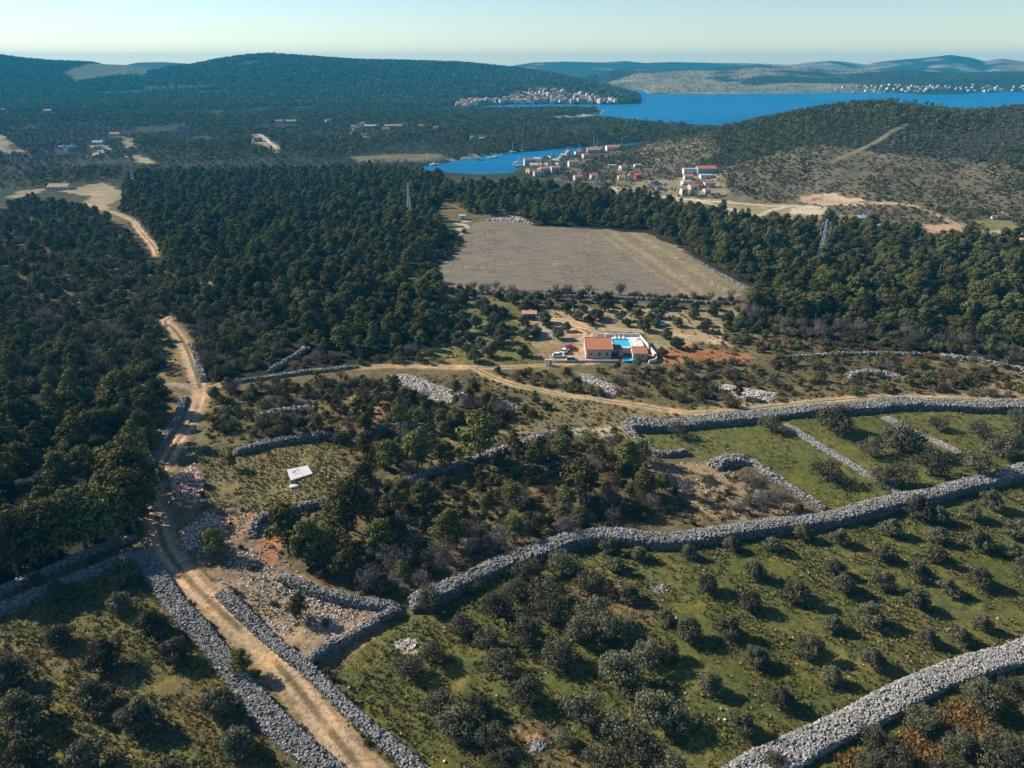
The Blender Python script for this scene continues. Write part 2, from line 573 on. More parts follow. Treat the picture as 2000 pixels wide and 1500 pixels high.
# ------------------------------------------------------------------ tracks (photograph rows and columns of the centre line, width in metres)
ROADS = [
    ('dirt_road', [(830, 1640), (762, 1560), (702, 1498), (640, 1422), (569, 1330), (505, 1262), (445, 1207), (400, 1165), (358, 1120), (322, 1068),
                   (309, 1020), (298, 975), (300, 942), (320, 908), (343, 868), (373, 820), (391, 770), (386, 740), (377, 715), (368, 690),
                   (354, 662), (336, 640), (322, 629), (340, 617), (352, 610)], 4.7,
     'rutted tan dirt road winding up from the lower edge past the walls', (0.41, 0.28, 0.185)),
    ('dirt_road', [(410, 557), (402, 553), (385, 548), (352, 542), (325, 535), (303, 527)], 3.6, 'short visible stretch of dirt road between the pines and the bushy wood', (0.41, 0.28, 0.185)),
    ('dirt_road', [(308, 500), (299, 480), (285, 464), (270, 446), (262, 433), (243, 423), (222, 415), (190, 406), (165, 396)], 4.0, 'dirt road climbing to the bare field by the far left house', (0.44, 0.31, 0.20)),
    ('dirt_road', [(388, 764), (430, 752), (480, 745), (560, 733), (640, 722), (720, 717), (800, 715), (870, 717), (960, 718), (1020, 716), (1085, 712), (1120, 700)], 3.4,
     'narrow dirt road running from the junction to the gate of the pool house', (0.43, 0.29, 0.18)),
    ('dirt_road', [(385, 760), (345, 751), (300, 753), (255, 757)], 2.6, 'short overgrown dirt lane leaving the junction towards the wood', (0.33, 0.25, 0.17)),
    ('farm_track', [(930, 720), (958, 735), (1000, 750), (1060, 763), (1130, 775), (1200, 785), (1280, 797), (1340, 806), (1420, 804), (1500, 795),
                    (1580, 786), (1690, 776), (1800, 777), (2000, 783), (2200, 786)], 3.2, 'grassy two-rut farm track above the walled terraces', (0.36, 0.27, 0.16)),
    ('gravel_road', [(1180, 366), (1240, 376), (1300, 386), (1360, 391), (1420, 395), (1500, 402), (1560, 403), (1600, 408)], 8.0,
     'broad pale gravel road below the hamlet on the slope', (0.55, 0.47, 0.38)),
    ('gravel_road', [(1365, 391), (1400, 402), (1450, 414), (1480, 421), (1500, 413), (1540, 403)], 5.0, 'pale gravel loop road below the hamlet', (0.52, 0.45, 0.36)),
    ('dirt_road', [(1700, 396), (1780, 402), (1830, 420), (1870, 440), (1900, 455), (1960, 462)], 5.0, 'rutted tan dirt road crossing the bare red ground at the foot of the hill', (0.45, 0.31, 0.20)),
    ('dirt_road', [(1620, 318), (1680, 292), (1720, 272), (1775, 240)], 6.0, 'straight bare firebreak track climbing the bushy hill', (0.19, 0.155, 0.10)),
    ('dirt_road', [(1130, 672), (1150, 650), (1120, 640), (1080, 628), (1010, 625)], 5.0, 'sandy drive looping through the olives behind the pool house', (0.47, 0.33, 0.21)),
    ('dirt_road', [(1060, 620), (1110, 628), (1180, 640), (1230, 645), (1330, 655), (1400, 668)], 3.6, 'sandy track among the olives above the pool', (0.47, 0.34, 0.22)),
    ('gravel_road', [(486, 265), (505, 262), (520, 272), (535, 286), (541, 298)], 6.0, 'pale gravel drive beside the blue house in the wood', (0.50, 0.45, 0.37)),
    ('gravel_road', [(690, 268), (686, 258), (692, 250), (705, 246)], 6.0, 'pale gravel lane reaching the farmhouses on the plain', (0.50, 0.44, 0.36)),
]
ROADW = []
for nm, px, wd, lb, colr in ROADS:
    ROADW.append((nm, resample(wpoly(px), 1.2), wd, lb, colr))

# ------------------------------------------------------------------ what the ground is covered with
GREEN, GREEN2 = (0.092, 0.098, 0.029), (0.116, 0.118, 0.037)
DRY, STONY, PALE, FIELD = (0.175, 0.132, 0.062), (0.25, 0.165, 0.11), (0.46, 0.41, 0.34), (0.235, 0.185, 0.125)
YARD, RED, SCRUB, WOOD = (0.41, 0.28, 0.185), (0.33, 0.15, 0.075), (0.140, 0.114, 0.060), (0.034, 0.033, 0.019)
BRACKEN, BROWNHILL = (0.27, 0.155, 0.05), (0.150, 0.125, 0.082)
COVER = [
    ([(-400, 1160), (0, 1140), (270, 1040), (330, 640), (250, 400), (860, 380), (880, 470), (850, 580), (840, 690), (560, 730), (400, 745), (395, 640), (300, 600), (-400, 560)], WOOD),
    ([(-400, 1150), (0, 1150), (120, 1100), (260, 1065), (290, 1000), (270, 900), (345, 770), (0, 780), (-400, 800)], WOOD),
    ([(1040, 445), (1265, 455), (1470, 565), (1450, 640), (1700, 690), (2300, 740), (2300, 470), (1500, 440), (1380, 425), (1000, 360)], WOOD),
    # right-hand groves
    ([(790, 1190), (1000, 1095), (1180, 1060), (1400, 1055), (1600, 1030), (1800, 985), (2200, 890), (2200, 1200), (2040, 1262), (1830, 1325), (1560, 1460), (1400, 1560), (880, 1560), (640, 1310)], GREEN2),
    ([(1245, 840), (1400, 822), (1760, 800), (2200, 805), (2200, 880), (1960, 935), (1800, 975), (1610, 995), (1540, 950), (1480, 905), (1390, 893), (1345, 880), (1290, 885)], GREEN2),
    ([(1040, 1140), (1250, 1150), (1330, 1210), (1260, 1230), (1150, 1180)], DRY),
    ([(980, 1420), (1060, 1410), (1120, 1440), (1230, 1500), (1060, 1500)], DRY),
    ([(1030, 1445), (1060, 1437), (1075, 1455), (1068, 1480), (1035, 1478)], (0.40, 0.23, 0.14)),
    ([(770, 1255), (800, 1245), (820, 1255), (800, 1275), (770, 1270)], (0.42, 0.31, 0.22)),
    ([(1400, 1560), (1560, 1480), (1830, 1350), (2200, 1260), (2200, 1600), (1300, 1600)], GREEN),
    ([(1720, 1450), (1770, 1425), (1830, 1450), (1860, 1500), (1640, 1510), (1620, 1480)], BRACKEN),
    ([(1850, 1375), (1900, 1370), (1955, 1400), (1945, 1440), (1880, 1450), (1820, 1420)], BRACKEN),
    # left grove
    ([(-300, 1230), (0, 1200), (100, 1140), (270, 1085), (400, 1250), (520, 1400), (680, 1560), (-300, 1600)], (0.140, 0.130, 0.046)),
    ([(-300, 1270), (60, 1260), (140, 1230), (260, 1300), (240, 1420), (100, 1300), (-300, 1330)], DRY),
    ([(300, 1330), (420, 1320), (520, 1420), (600, 1500), (420, 1500)], (0.155, 0.12, 0.052)),
    # stony ground right of the road
    ([(345, 1060), (400, 1000), (500, 985), (540, 1080), (600, 1135), (780, 1190), (610, 1295), (480, 1190)], STONY),
    ([(330, 900), (390, 910), (400, 1000), (345, 1040), (318, 970)], (0.24, 0.175, 0.10)),
    ([(400, 880), (460, 880), (640, 850), (690, 920), (670, 965), (560, 1000), (430, 1010), (395, 960)], (0.195, 0.165, 0.072)),
    ([(330, 935), (380, 905), (402, 945), (385, 985), (345, 975)], STONY),
    ([(395, 1010), (520, 985), (530, 1040), (440, 1060)], (0.34, 0.20, 0.115)),
    ([(520, 1050), (560, 1060), (545, 1110), (510, 1090)], (0.34, 0.16, 0.10)),
    ([(420, 1150), (560, 1120), (600, 1160), (700, 1230), (610, 1290)], (0.32, 0.225, 0.155)),
    ([(395, 785), (470, 775), (540, 800), (460, 870), (380, 860)], (0.19, 0.16, 0.075)),
    # open stony ground in the middle
    ([(680, 770), (760, 770), (800, 800), (730, 830), (670, 800)], (0.28, 0.16, 0.09)),
    ([(960, 850), (1130, 810), (1220, 830), (1240, 860), (1160, 860), (1080, 850)], (0.25, 0.19, 0.11)),
    ([(1250, 905), (1390, 900), (1420, 915), (1500, 960), (1590, 1003), (1400, 1010), (1290, 950)], (0.27, 0.20, 0.125)),
    ([(1120, 825), (1180, 825), (1215, 835), (1190, 850), (1110, 845)], (0.42, 0.34, 0.26)),
    ([(800, 860), (900, 860), (960, 870), (900, 905), (820, 905)], (0.22, 0.165, 0.08)),
    ([(960, 790), (1080, 770), (1340, 815), (1230, 830), (1000, 840)], (0.20, 0.165, 0.085)),
    ([(1340, 815), (1500, 800), (1760, 780), (2200, 790), (2200, 770), (1700, 770), (1500, 785), (1350, 800)], (0.27, 0.215, 0.11)),
    # gravel clearings
    ([(763, 733), (800, 733), (850, 752), (915, 772), (905, 790), (860, 784), (795, 757)], PALE),
    ([(1110, 731), (1150, 733), (1210, 760), (1200, 774), (1150, 764)], PALE),
    ([(1370, 749), (1420, 753), (1520, 770), (1505, 785), (1440, 777)], PALE),
    ([(940, 790), (1000, 785), (1020, 800), (960, 805)], (0.36, 0.33, 0.29)),
    ([(1930, 735), (2100, 760), (2100, 800), (1900, 775)], (0.30, 0.21, 0.13)),
    # ploughed field and the house plot
    ([(838, 530), (890, 490), (905, 450), (930, 432), (990, 425), (1050, 442), (1265, 455), (1350, 502), (1458, 568), (1440, 585), (1200, 577), (1000, 570), (870, 562)], FIELD),
    ([(1180, 452), (1268, 456), (1458, 568), (1440, 584), (1370, 570)], (0.27, 0.225, 0.125)),
    ([(905, 450), (930, 432), (990, 425), (1040, 438), (930, 470), (890, 520)], (0.26, 0.20, 0.115)),
    ([(790, 545), (840, 525), (850, 535), (800, 552)], DRY),
    ([(850, 432), (900, 432), (905, 440), (880, 458), (845, 455)], GREEN),
    ([(890, 432), (912, 432), (905, 455), (892, 465), (885, 450)], (0.45, 0.36, 0.27)),
    ([(935, 430), (1010, 424), (1045, 438), (1000, 434)], (0.42, 0.37, 0.31)),
    ([(870, 580), (1000, 580), (1020, 640), (1040, 700), (1030, 715), (850, 715), (840, 690), (870, 640)], (0.155, 0.145, 0.055)),
    ([(1000, 600), (1440, 600), (1440, 640), (1330, 690), (1290, 710), (1260, 650), (1150, 655), (1050, 690), (1010, 640)], (0.31, 0.245, 0.145)),
    ([(1010, 625), (1060, 620), (1100, 630), (1090, 650), (1050, 665), (1010, 645)], (0.36, 0.29, 0.21)),
    ([(1060, 620), (1120, 615), (1190, 635), (1160, 655), (1100, 650)], YARD),
    ([(1040, 675), (1085, 672), (1090, 690), (1060, 702), (1035, 700)], (0.33, 0.21, 0.13)),
    ([(1085, 645), (1145, 655), (1140, 690), (1200, 705), (1100, 712), (1070, 714), (1060, 706), (1095, 690)], YARD),
    ([(1270, 690), (1350, 680), (1460, 690), (1480, 700), (1440, 712), (1300, 712)], RED),
    ([(1190, 560), (1440, 588), (1440, 600), (1200, 590), (900, 580), (900, 570)], (0.12, 0.10, 0.06)),
    ([(1300, 640), (1420, 655), (1440, 680), (1350, 670)], YARD),
    # clearings by the left road and beyond
    ([(120, 372), (200, 358), (225, 362), (245, 375), (240, 390), (215, 408), (185, 402), (160, 388)], (0.30, 0.245, 0.16)),
    ([(30, 373), (75, 371), (78, 382), (40, 386)], (0.27, 0.22, 0.14)),
    ([(-100, 255), (0, 262), (45, 295), (45, 302), (-100, 300)], (0.25, 0.21, 0.14)),
    ([(235, 265), (262, 275), (265, 290), (240, 288)], (0.26, 0.23, 0.15)),
    ([(258, 305), (285, 303), (297, 319), (262, 319)], (0.30, 0.25, 0.15)),
    ([(178, 284), (200, 282), (198, 300), (184, 311), (176, 300)], (0.40, 0.35, 0.29)),
    ([(486, 264), (508, 262), (545, 298), (505, 290)], (0.32, 0.27, 0.19)),
    ([(700, 262), (760, 257), (765, 262), (720, 268), (695, 270)], (0.26, 0.22, 0.13)),
    ([(680, 305), (860, 300), (870, 312), (820, 322), (700, 318)], (0.15, 0.13, 0.085)),
    ([(870, 312), (900, 303), (950, 298), (1003, 295), (1003, 301), (900, 315)], (0.34, 0.28, 0.20)),
    ([(120, 142), (320, 128), (325, 136), (230, 150), (150, 162)], (0.10, 0.105, 0.06)),
    ([(1060, 232.4), (1150, 226), (1180, 219), (1190, 215), (1176, 213), (1160, 221), (1080, 229)], (0.50, 0.43, 0.34)),
    # slope with the hamlet, bare ground below the hill
    ([(1080, 350), (1130, 305), (1200, 290), (1255, 283), (1330, 270), (1400, 262), (1395, 300), (1340, 330), (1240, 385), (1150, 365)], (0.165, 0.14, 0.092)),
    ([(1400, 330), (1560, 290), (1800, 300), (2200, 330), (2200, 450), (1800, 450), (1500, 430), (1380, 400)], BROWNHILL),
    ([(1230, 355), (1420, 330), (1420, 380), (1340, 388), (1230, 380)], (0.29, 0.23, 0.155)),
    ([(1190, 362), (1330, 384), (1420, 392), (1400, 402), (1300, 392), (1180, 372)], (0.36, 0.30, 0.22)),
    ([(1365, 392), (1600, 402), (1600, 425), (1560, 440), (1480, 425), (1400, 412)], (0.30, 0.235, 0.13)),
    ([(1540, 402), (1605, 404), (1600, 420), (1540, 416)], (0.55, 0.47, 0.37)),
    ([(1400, 420), (1440, 418), (1430, 430), (1405, 430)], (0.40, 0.28, 0.18)),
    ([(1555, 385), (1575, 377), (1610, 377), (1690, 390), (1680, 402), (1600, 402), (1560, 396)], (0.48, 0.35, 0.25)),
    ([(1575, 384), (1600, 379), (1600, 392), (1580, 394)], (0.38, 0.17, 0.09)),
    ([(1630, 420), (1680, 420), (1720, 438), (1640, 440)], (0.40, 0.25, 0.15)),
    ([(1805, 440), (1880, 435), (1910, 455), (1840, 465), (1800, 455)], (0.46, 0.28, 0.17)),
    ([(1890, 430), (1960, 426), (1990, 450), (1940, 460)], (0.21, 0.20, 0.085)),
    ([(1870, 448), (1990, 450), (2040, 470), (1900, 470)], (0.46, 0.34, 0.24)),
    ([(1600, 310), (1700, 300), (1690, 350), (1620, 352)], (0.12, 0.11, 0.07)),
]
COVERW = [(wpoly(px), c) for px, c in COVER]

def cover_colour(x, y):
    r = np.hypot(x, y)
    amp = np.clip(0.0075 * r, 0.9, 9)
    jx = (fbm(x, y, 4.5, 71, 3) - 0.5) * 2.4 * amp + (fbm(x, y, 40, 79, 2) - 0.5) * 0.03 * r
    jy = (fbm(x, y, 4.5, 73, 3) - 0.5) * 2.4 * amp + (fbm(x, y, 40, 83, 2) - 0.5) * 0.03 * r
    xx, yy = x + jx, y + jy
    n = fbm(x, y, 30, 5, 3)[..., None]
    C = np.array(SCRUB) * (0.85 + 0.3 * n) + np.array((0.06, 0.035, 0.012)) * sm((n - 0.55) * 6)
    far = sm((r - 480) / 250)[..., None]
    C = C * (1 - far) + np.array((0.036, 0.040, 0.022)) * (0.8 + 0.4 * n) * far
    # the bare island across the water: grey-brown pasture with patches of maquis
    yy2 = np.maximum(y, 60)
    u = 1000 + F * x / (yy2 * CP + 40 * SP)
    isl = ((r > 2550) & (u > 1240 - 60 * vnoise(x, y, 300, 4))) | ((r > 4400) & (u > 900))
    k = fbm(x, y, 420, 61, 4)
    kk = sm((k - 0.42) * 9 + (fbm(x, y, 110, 64, 3) - 0.5) * 3)[..., None]
    ci = np.array((0.23, 0.195, 0.125)) * (0.5 + 1.0 * fbm(x, y, 90, 62, 3)[..., None]) * (1 - kk) + np.array((0.045, 0.055, 0.032)) * kk
    C = np.where(isl[..., None], ci, C)
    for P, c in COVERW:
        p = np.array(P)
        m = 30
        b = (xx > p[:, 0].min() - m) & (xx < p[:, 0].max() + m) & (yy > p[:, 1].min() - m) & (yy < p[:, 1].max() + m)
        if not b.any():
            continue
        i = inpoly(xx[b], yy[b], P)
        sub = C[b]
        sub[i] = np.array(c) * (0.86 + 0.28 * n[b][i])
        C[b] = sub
    return C

def road_clear(x, y, extra=0.0):
    """Distance to the edge of the nearest track (negative on it)."""
    x, y = np.asarray(x, float), np.asarray(y, float)
    d = np.full(x.shape, 1e3)
    for nm, P, wd, lb, c in ROADW:
        p = P[::3]
        m = 12
        b = (x > p[:, 0].min() - m) & (x < p[:, 0].max() + m) & (y > p[:, 1].min() - m) & (y < p[:, 1].max() + m)
        if b.any():
            d[b] = np.minimum(d[b], segdist(x[b], y[b], [tuple(q) for q in p]) - wd / 2 - extra)
    return d

# the ground: one sheet, fine ahead of the drone, coarse behind, out past the horizon
th = np.radians(np.r_[np.linspace(-52, 52, 570), np.linspace(57, 303, 50)])
rr = [2, 12, 25, 38, 48, 56]
while rr[-1] < 6500:
    rr.append(rr[-1] + float(np.clip(0.0050 * rr[-1], 0.40, 45)))
rr = np.array(rr)
T, R_ = np.meshgrid(th, rr)
gx, gy = (R_ * np.sin(T)).ravel(), (R_ * np.cos(T)).ravel()
gz = ground(gx, gy)
ahead = np.cos(T).ravel() > 0.55
cc = np.tile(np.array(SCRUB), (len(gx), 1))
cc[ahead] = cover_colour(gx[ahead], gy[ahead])
nr = ahead & (np.hypot(gx, gy) < 620)
rc = np.full(gx.shape, 9.0)
rc[nr] = road_clear(gx[nr], gy[nr])
micro = np.zeros(gx.shape)
micro[nr] = ((fbm(gx[nr], gy[nr], 1.6, 21, 2) - 0.5) * 0.34 + (fbm(gx[nr], gy[nr], 5.5, 22, 2) - 0.5) * 0.30) * sm((rc[nr] + 0.3) / 1.6)
verge = (rc < 0.5) & nr
cc[verge] = cc[verge] * 0.35 + np.array((0.40, 0.27, 0.16)) * 0.65
gz = gz + micro - 0.06 * (1 - sm(rc / 1.0)) * nr
nth, nrr = len(th), len(rr)
I = np.arange(nrr * nth).reshape(nrr, nth)
J = np.roll(I, -1, 1)
Q = np.stack([I[:-1].ravel(), J[:-1].ravel(), J[1:].ravel(), I[1:].ravel()], 1)[:, ::-1]
me = mk_mesh('ground', np.stack([gx, gy, gz], 1), Q, [M['ground']], None, {'cover': ('POINT', 'FLOAT_COLOR', np.c_[cc, np.ones(len(cc))])}, True)
tag(link('ground', me), kind='structure')

# the sea
m, t, p, o = mat('sea_water')
geo = N(t, 'ShaderNodeNewGeometry')
mp = N(t, 'ShaderNodeMapping')
mp.inputs['Scale'].default_value = (0.06, 0.35, 1)
t.links.new(geo.outputs['Position'], mp.inputs[0])
n1 = noise(t, 0.5, 4, 0.6, mp.outputs[0])
ms = N(t, 'ShaderNodeMapping')
ms.inputs['Scale'].default_value = (0.0022, 0.016, 1)
ms.inputs['Rotation'].default_value = (0, 0, 0.15)
t.links.new(geo.outputs['Position'], ms.inputs[0])
n2 = noise(t, 1.0, 5, 0.65, ms.outputs[0])
t.links.new(mixc(t, (0.000, 0.088, 0.215), (0.001, 0.152, 0.305), ramp(t, n2, 0, 1, 0.35, 0.65)), p.inputs['Base Color'])
p.inputs['Roughness'].default_value = 0.4
p.inputs['IOR'].default_value = 1.33
p.inputs['Specular IOR Level'].default_value = 0.10
b = N(t, 'ShaderNodeBump')
b.inputs['Strength'].default_value = 0.5
b.inputs['Distance'].default_value = 0.4
t.links.new(n1, b.inputs['Height'])
t.links.new(b.outputs[0], p.inputs['Normal'])
M['sea'] = m
ang = np.radians(np.arange(0, 360, 4))
V = [(0, 0, SEA)] + [(6590 * math.sin(a), 6590 * math.cos(a), SEA) for a in ang]
Qs = [(0, (k + 1) % 90 + 1, k + 1, k + 1) for k in range(90)]
tag(link('sea', mk_mesh('sea', V, Qs, [m])), kind='structure')

# the air
HZ = 142.0
mb = MB().box(-6700, 6700, -6700, 6700, -18.6, HZ)
m = bpy.data.materials.new('air')
m.use_nodes = True
t = m.node_tree
t.nodes.remove(t.nodes['Principled BSDF'])
pv = N(t, 'ShaderNodeVolumePrincipled')
pv.inputs['Color'].default_value = (0.0, 0.43, 0.74, 1)
pv.inputs['Density'].default_value = 0.000115
pv.inputs['Anisotropy'].default_value = 0.0
t.links.new(pv.outputs[0], t.nodes['Material Output'].inputs['Volume'])
tag(link('haze', mb.mesh('haze', m)), kind='stuff')

# the tracks: ruts, a grassy crown and ragged edges
for nm, P, wd, lb, colr in ROADW:
    d = np.gradient(P, axis=0)
    d /= np.linalg.norm(d, axis=1)[:, None] + 1e-9
    nrm = np.stack([-d[:, 1], d[:, 0]], 1)
    offs = np.array([-0.5, -0.40, -0.30, -0.17, -0.06, 0.06, 0.17, 0.30, 0.40, 0.5])
    k = len(offs)
    V, C = [], []
    two = nm in ('dirt_road', 'farm_track')
    near = np.hypot(P[0, 0], P[0, 1]) < 350
    for j, of in enumerate(offs):
        edge = 1.0 + (vnoise(P[:, 0] * 1.0 + 50 * j, P[:, 1], 3.5, 90 + j) - 0.5) * (0.34 if abs(of) > 0.45 else 0.1)
        q = P + nrm * (of * wd * edge)[:, None]
        z = ground(q[:, 0], q[:, 1]) + (0.05 if abs(of) < 0.45 else -0.05)
        if two and 0.15 < abs(of) < 0.35:
            z = z - 0.02
        z = np.maximum(z, SEA + 0.3)
        V.append(np.c_[q, z])
        col = np.tile(np.array(colr), (len(P), 1))
        if two and abs(of) < 0.1:
            g = sm((fbm(P[:, 0], P[:, 1], 9, 33, 2) - (0.34 if nm == 'dirt_road' else 0.2)) * 6)[:, None]
            col = col * (1 - 0.75 * g) + np.array((0.12, 0.095, 0.05)) * 0.75 * g
        if 0.36 < abs(of) < 0.45:
            col = col * 0.86
        if abs(of) > 0.45:
            col = col * 0.65 + np.array((0.17, 0.135, 0.075)) * 0.35
        if two and 0.15 < abs(of) < 0.35:
            col = col * 1.16
        C.append(np.c_[col * (0.85 + 0.3 * fbm(q[:, 0], q[:, 1], 6, 35, 2)[:, None]), np.ones(len(P))])
    n = len(P)
    V, C = np.concatenate(V), np.concatenate(C)
    idx = np.arange(k * n).reshape(k, n)
    Q = np.stack([idx[:-1, :-1].ravel(), idx[:-1, 1:].ravel(), idx[1:, 1:].ravel(), idx[1:, :-1].ravel()], 1)[:, ::-1]
    o = link(nm, mk_mesh(nm, V, Q, [M['road']], None, {'cover': ('POINT', 'FLOAT_COLOR', C)}, True))
    tag(o, lb, None, None, 'structure')

# the ploughed field: its own skin of furrowed soil
FIELD_PX = [(845, 530), (893, 490), (908, 452), (932, 434), (990, 428), (1050, 443), (1265, 456), (1350, 503), (1456, 567), (1440, 583), (1200, 575), (1000, 568), (872, 560)]
FW = wpoly(FIELD_PX)
p = np.array(FW)
st = 1.4
xs, ys = np.arange(p[:, 0].min(), p[:, 0].max(), st), np.arange(p[:, 1].min(), p[:, 1].max(), st)
X, Y = np.meshgrid(xs, ys)
ins = inpoly(X + st / 2 + 2.2 * (vnoise(X, Y, 6, 7) - 0.5), Y + st / 2 + 2.2 * (vnoise(X, Y, 6, 8) - 0.5), FW)[:-1, :-1]
Z = ground(X, Y) + 0.09 + 0.05 * np.sin(np.arange(len(ys)) * 2.1)[:, None]
I = np.arange(X.size).reshape(X.shape)
Q = np.stack([I[:-1, :-1][ins], I[:-1, 1:][ins], I[1:, 1:][ins], I[1:, :-1][ins]], 1)
m, t, pb_, o_ = mat('furrowed_soil')
geo = N(t, 'ShaderNodeNewGeometry')
mp = N(t, 'ShaderNodeMapping')
ea, eb = np.array(FW[11]), np.array(FW[9])
mp.inputs['Rotation'].default_value = (0, 0, -math.atan2(eb[1] - ea[1], eb[0] - ea[0]))
t.links.new(geo.outputs['Position'], mp.inputs[0])
wv = N(t, 'ShaderNodeTexWave', wave_type='BANDS', bands_direction='Y')
wv.inputs['Scale'].default_value = 0.16
wv.inputs['Distortion'].default_value = 1.2
wv.inputs['Detail'].default_value = 3
wv.inputs['Detail Scale'].default_value = 2.0
t.links.new(mp.outputs[0], wv.inputs['Vector'])
mq = N(t, 'ShaderNodeMapping')
mq.inputs['Scale'].default_value = (0.10, 1.0, 1)
t.links.new(mp.outputs[0], mq.inputs[0])
na = noise(t, 0.9, 5, 0.75, mq.outputs[0])
nb = noise(t, 1.8, 4, 0.8, geo.outputs['Position'])
nc = noise(t, 0.03, 3, 0.6, geo.outputs['Position'])
c = mixc(t, (0.145, 0.118, 0.09), (0.25, 0.208, 0.158), ramp(t, na, 0, 1, 0.40, 0.60))
c = mixc(t, c, (0.55, 0.52, 0.48, 1), ramp(t, nb, 0.9, 0, 0.36, 0.52), 'MULTIPLY')
c = mixc(t, c, (0.72, 0.70, 0.68, 1), ramp(t, wv.outputs['Fac'], 0, 0.6, 0.3, 1.0), 'MULTIPLY')
c = mixc(t, c, (0.17, 0.15, 0.085, 1), ramp(t, nc, 0, 0.45, 0.48, 0.62))
t.links.new(c, pb_.inputs['Base Color'])
pb_.inputs['Roughness'].default_value = 0.95
pb_.inputs['Specular IOR Level'].default_value = 0.05
re_ = [FW[6], FW[7], FW[8]]
dr = segdist(X, Y, re_) + 2.5 * (fbm(X, Y, 14, 9, 2) - 0.5)
hd_ = sm((34 - dr) / 10)[..., None]
cf = np.ones((*X.shape, 3)) * (1 - hd_) + np.array((1.10, 1.06, 0.86)) * hd_
for c0 in (7.5, 9.6, 19.0, 21.1, 27.5):
    cf = cf * (1 + 0.42 * np.exp(-((dr - c0) / 0.75) ** 2))[..., None]
at = N(t, 'ShaderNodeAttribute', attribute_name='headland')
t.links.new(mixc(t, c, at.outputs['Color'], 1.0, 'MULTIPLY'), pb_.inputs['Base Color'])
tag(link('ploughed_field', mk_mesh('ploughed_field', np.stack([X, Y, Z], -1).reshape(-1, 3), Q, [m], None, {'headland': ('POINT', 'FLOAT_COLOR', np.c_[cf.reshape(-1, 3), np.ones(X.size)])}, True)), kind='structure')

# ------------------------------------------------------------------ dry stone walls and heaps
def make_stones(kinds=10):
    out = []
    base = np.array([(-1, -1, -1), (1, -1, -1), (1, 1, -1), (-1, 1, -1), (-1, -1, 1), (1, -1, 1), (1, 1, 1), (-1, 1, 1)]) * 0.5
    for k in range(kinds):
        v = base * np.array([1.25, 0.9, 0.62]) * RNG.uniform(0.8, 1.2, 3)
        v = v + RNG.normal(0, 0.11, v.shape)
        out.append(v)
    return np.array(out)
STONES = make_stones()
SQ = np.array([(0, 3, 2, 1), (4, 5, 6, 7), (0, 1, 5, 4), (1, 2, 6, 5), (2, 3, 7, 6), (3, 0, 4, 7)])

def rand_rot(n, tilt=1.0):
    a = RNG.uniform(0, 2 * np.pi, n)
    bx, by = RNG.normal(0, 0.35 * tilt, n), RNG.normal(0, 0.35 * tilt, n)
    ca, sa = np.cos(a), np.sin(a)
    Rz = np.zeros((n, 3, 3))
    Rz[:, 0, 0], Rz[:, 0, 1], Rz[:, 1, 0], Rz[:, 1, 1], Rz[:, 2, 2] = ca, -sa, sa, ca, 1
    cx, sx = np.cos(bx), np.sin(bx)
    Rx = np.zeros((n, 3, 3))
    Rx[:, 0, 0], Rx[:, 1, 1], Rx[:, 1, 2], Rx[:, 2, 1], Rx[:, 2, 2] = 1, cx, -sx, sx, cx
    cy, sy = np.cos(by), np.sin(by)
    Ry = np.zeros((n, 3, 3))
    Ry[:, 0, 0], Ry[:, 0, 2], Ry[:, 1, 1], Ry[:, 2, 0], Ry[:, 2, 2] = cy, sy, 1, -sy, cy
    return Rz @ Rx @ Ry

def stones_mesh(name, Pos, size, m):
    n = len(Pos)
    k = RNG.integers(0, len(STONES), n)
    v = STONES[k] * size[:, None, None]
    v = np.einsum('nij,nkj->nki', rand_rot(n), v) + Pos[:, None, :]
    Q = (SQ[None] + (np.arange(n) * 8)[:, None, None]).reshape(-1, 4)
    tint = np.repeat(RNG.beta(2.2, 1.8, n), 6)
    return mk_mesh(name, v.reshape(-1, 3), Q, [m], None, {'tint': ('FACE', 'FLOAT', tint)})

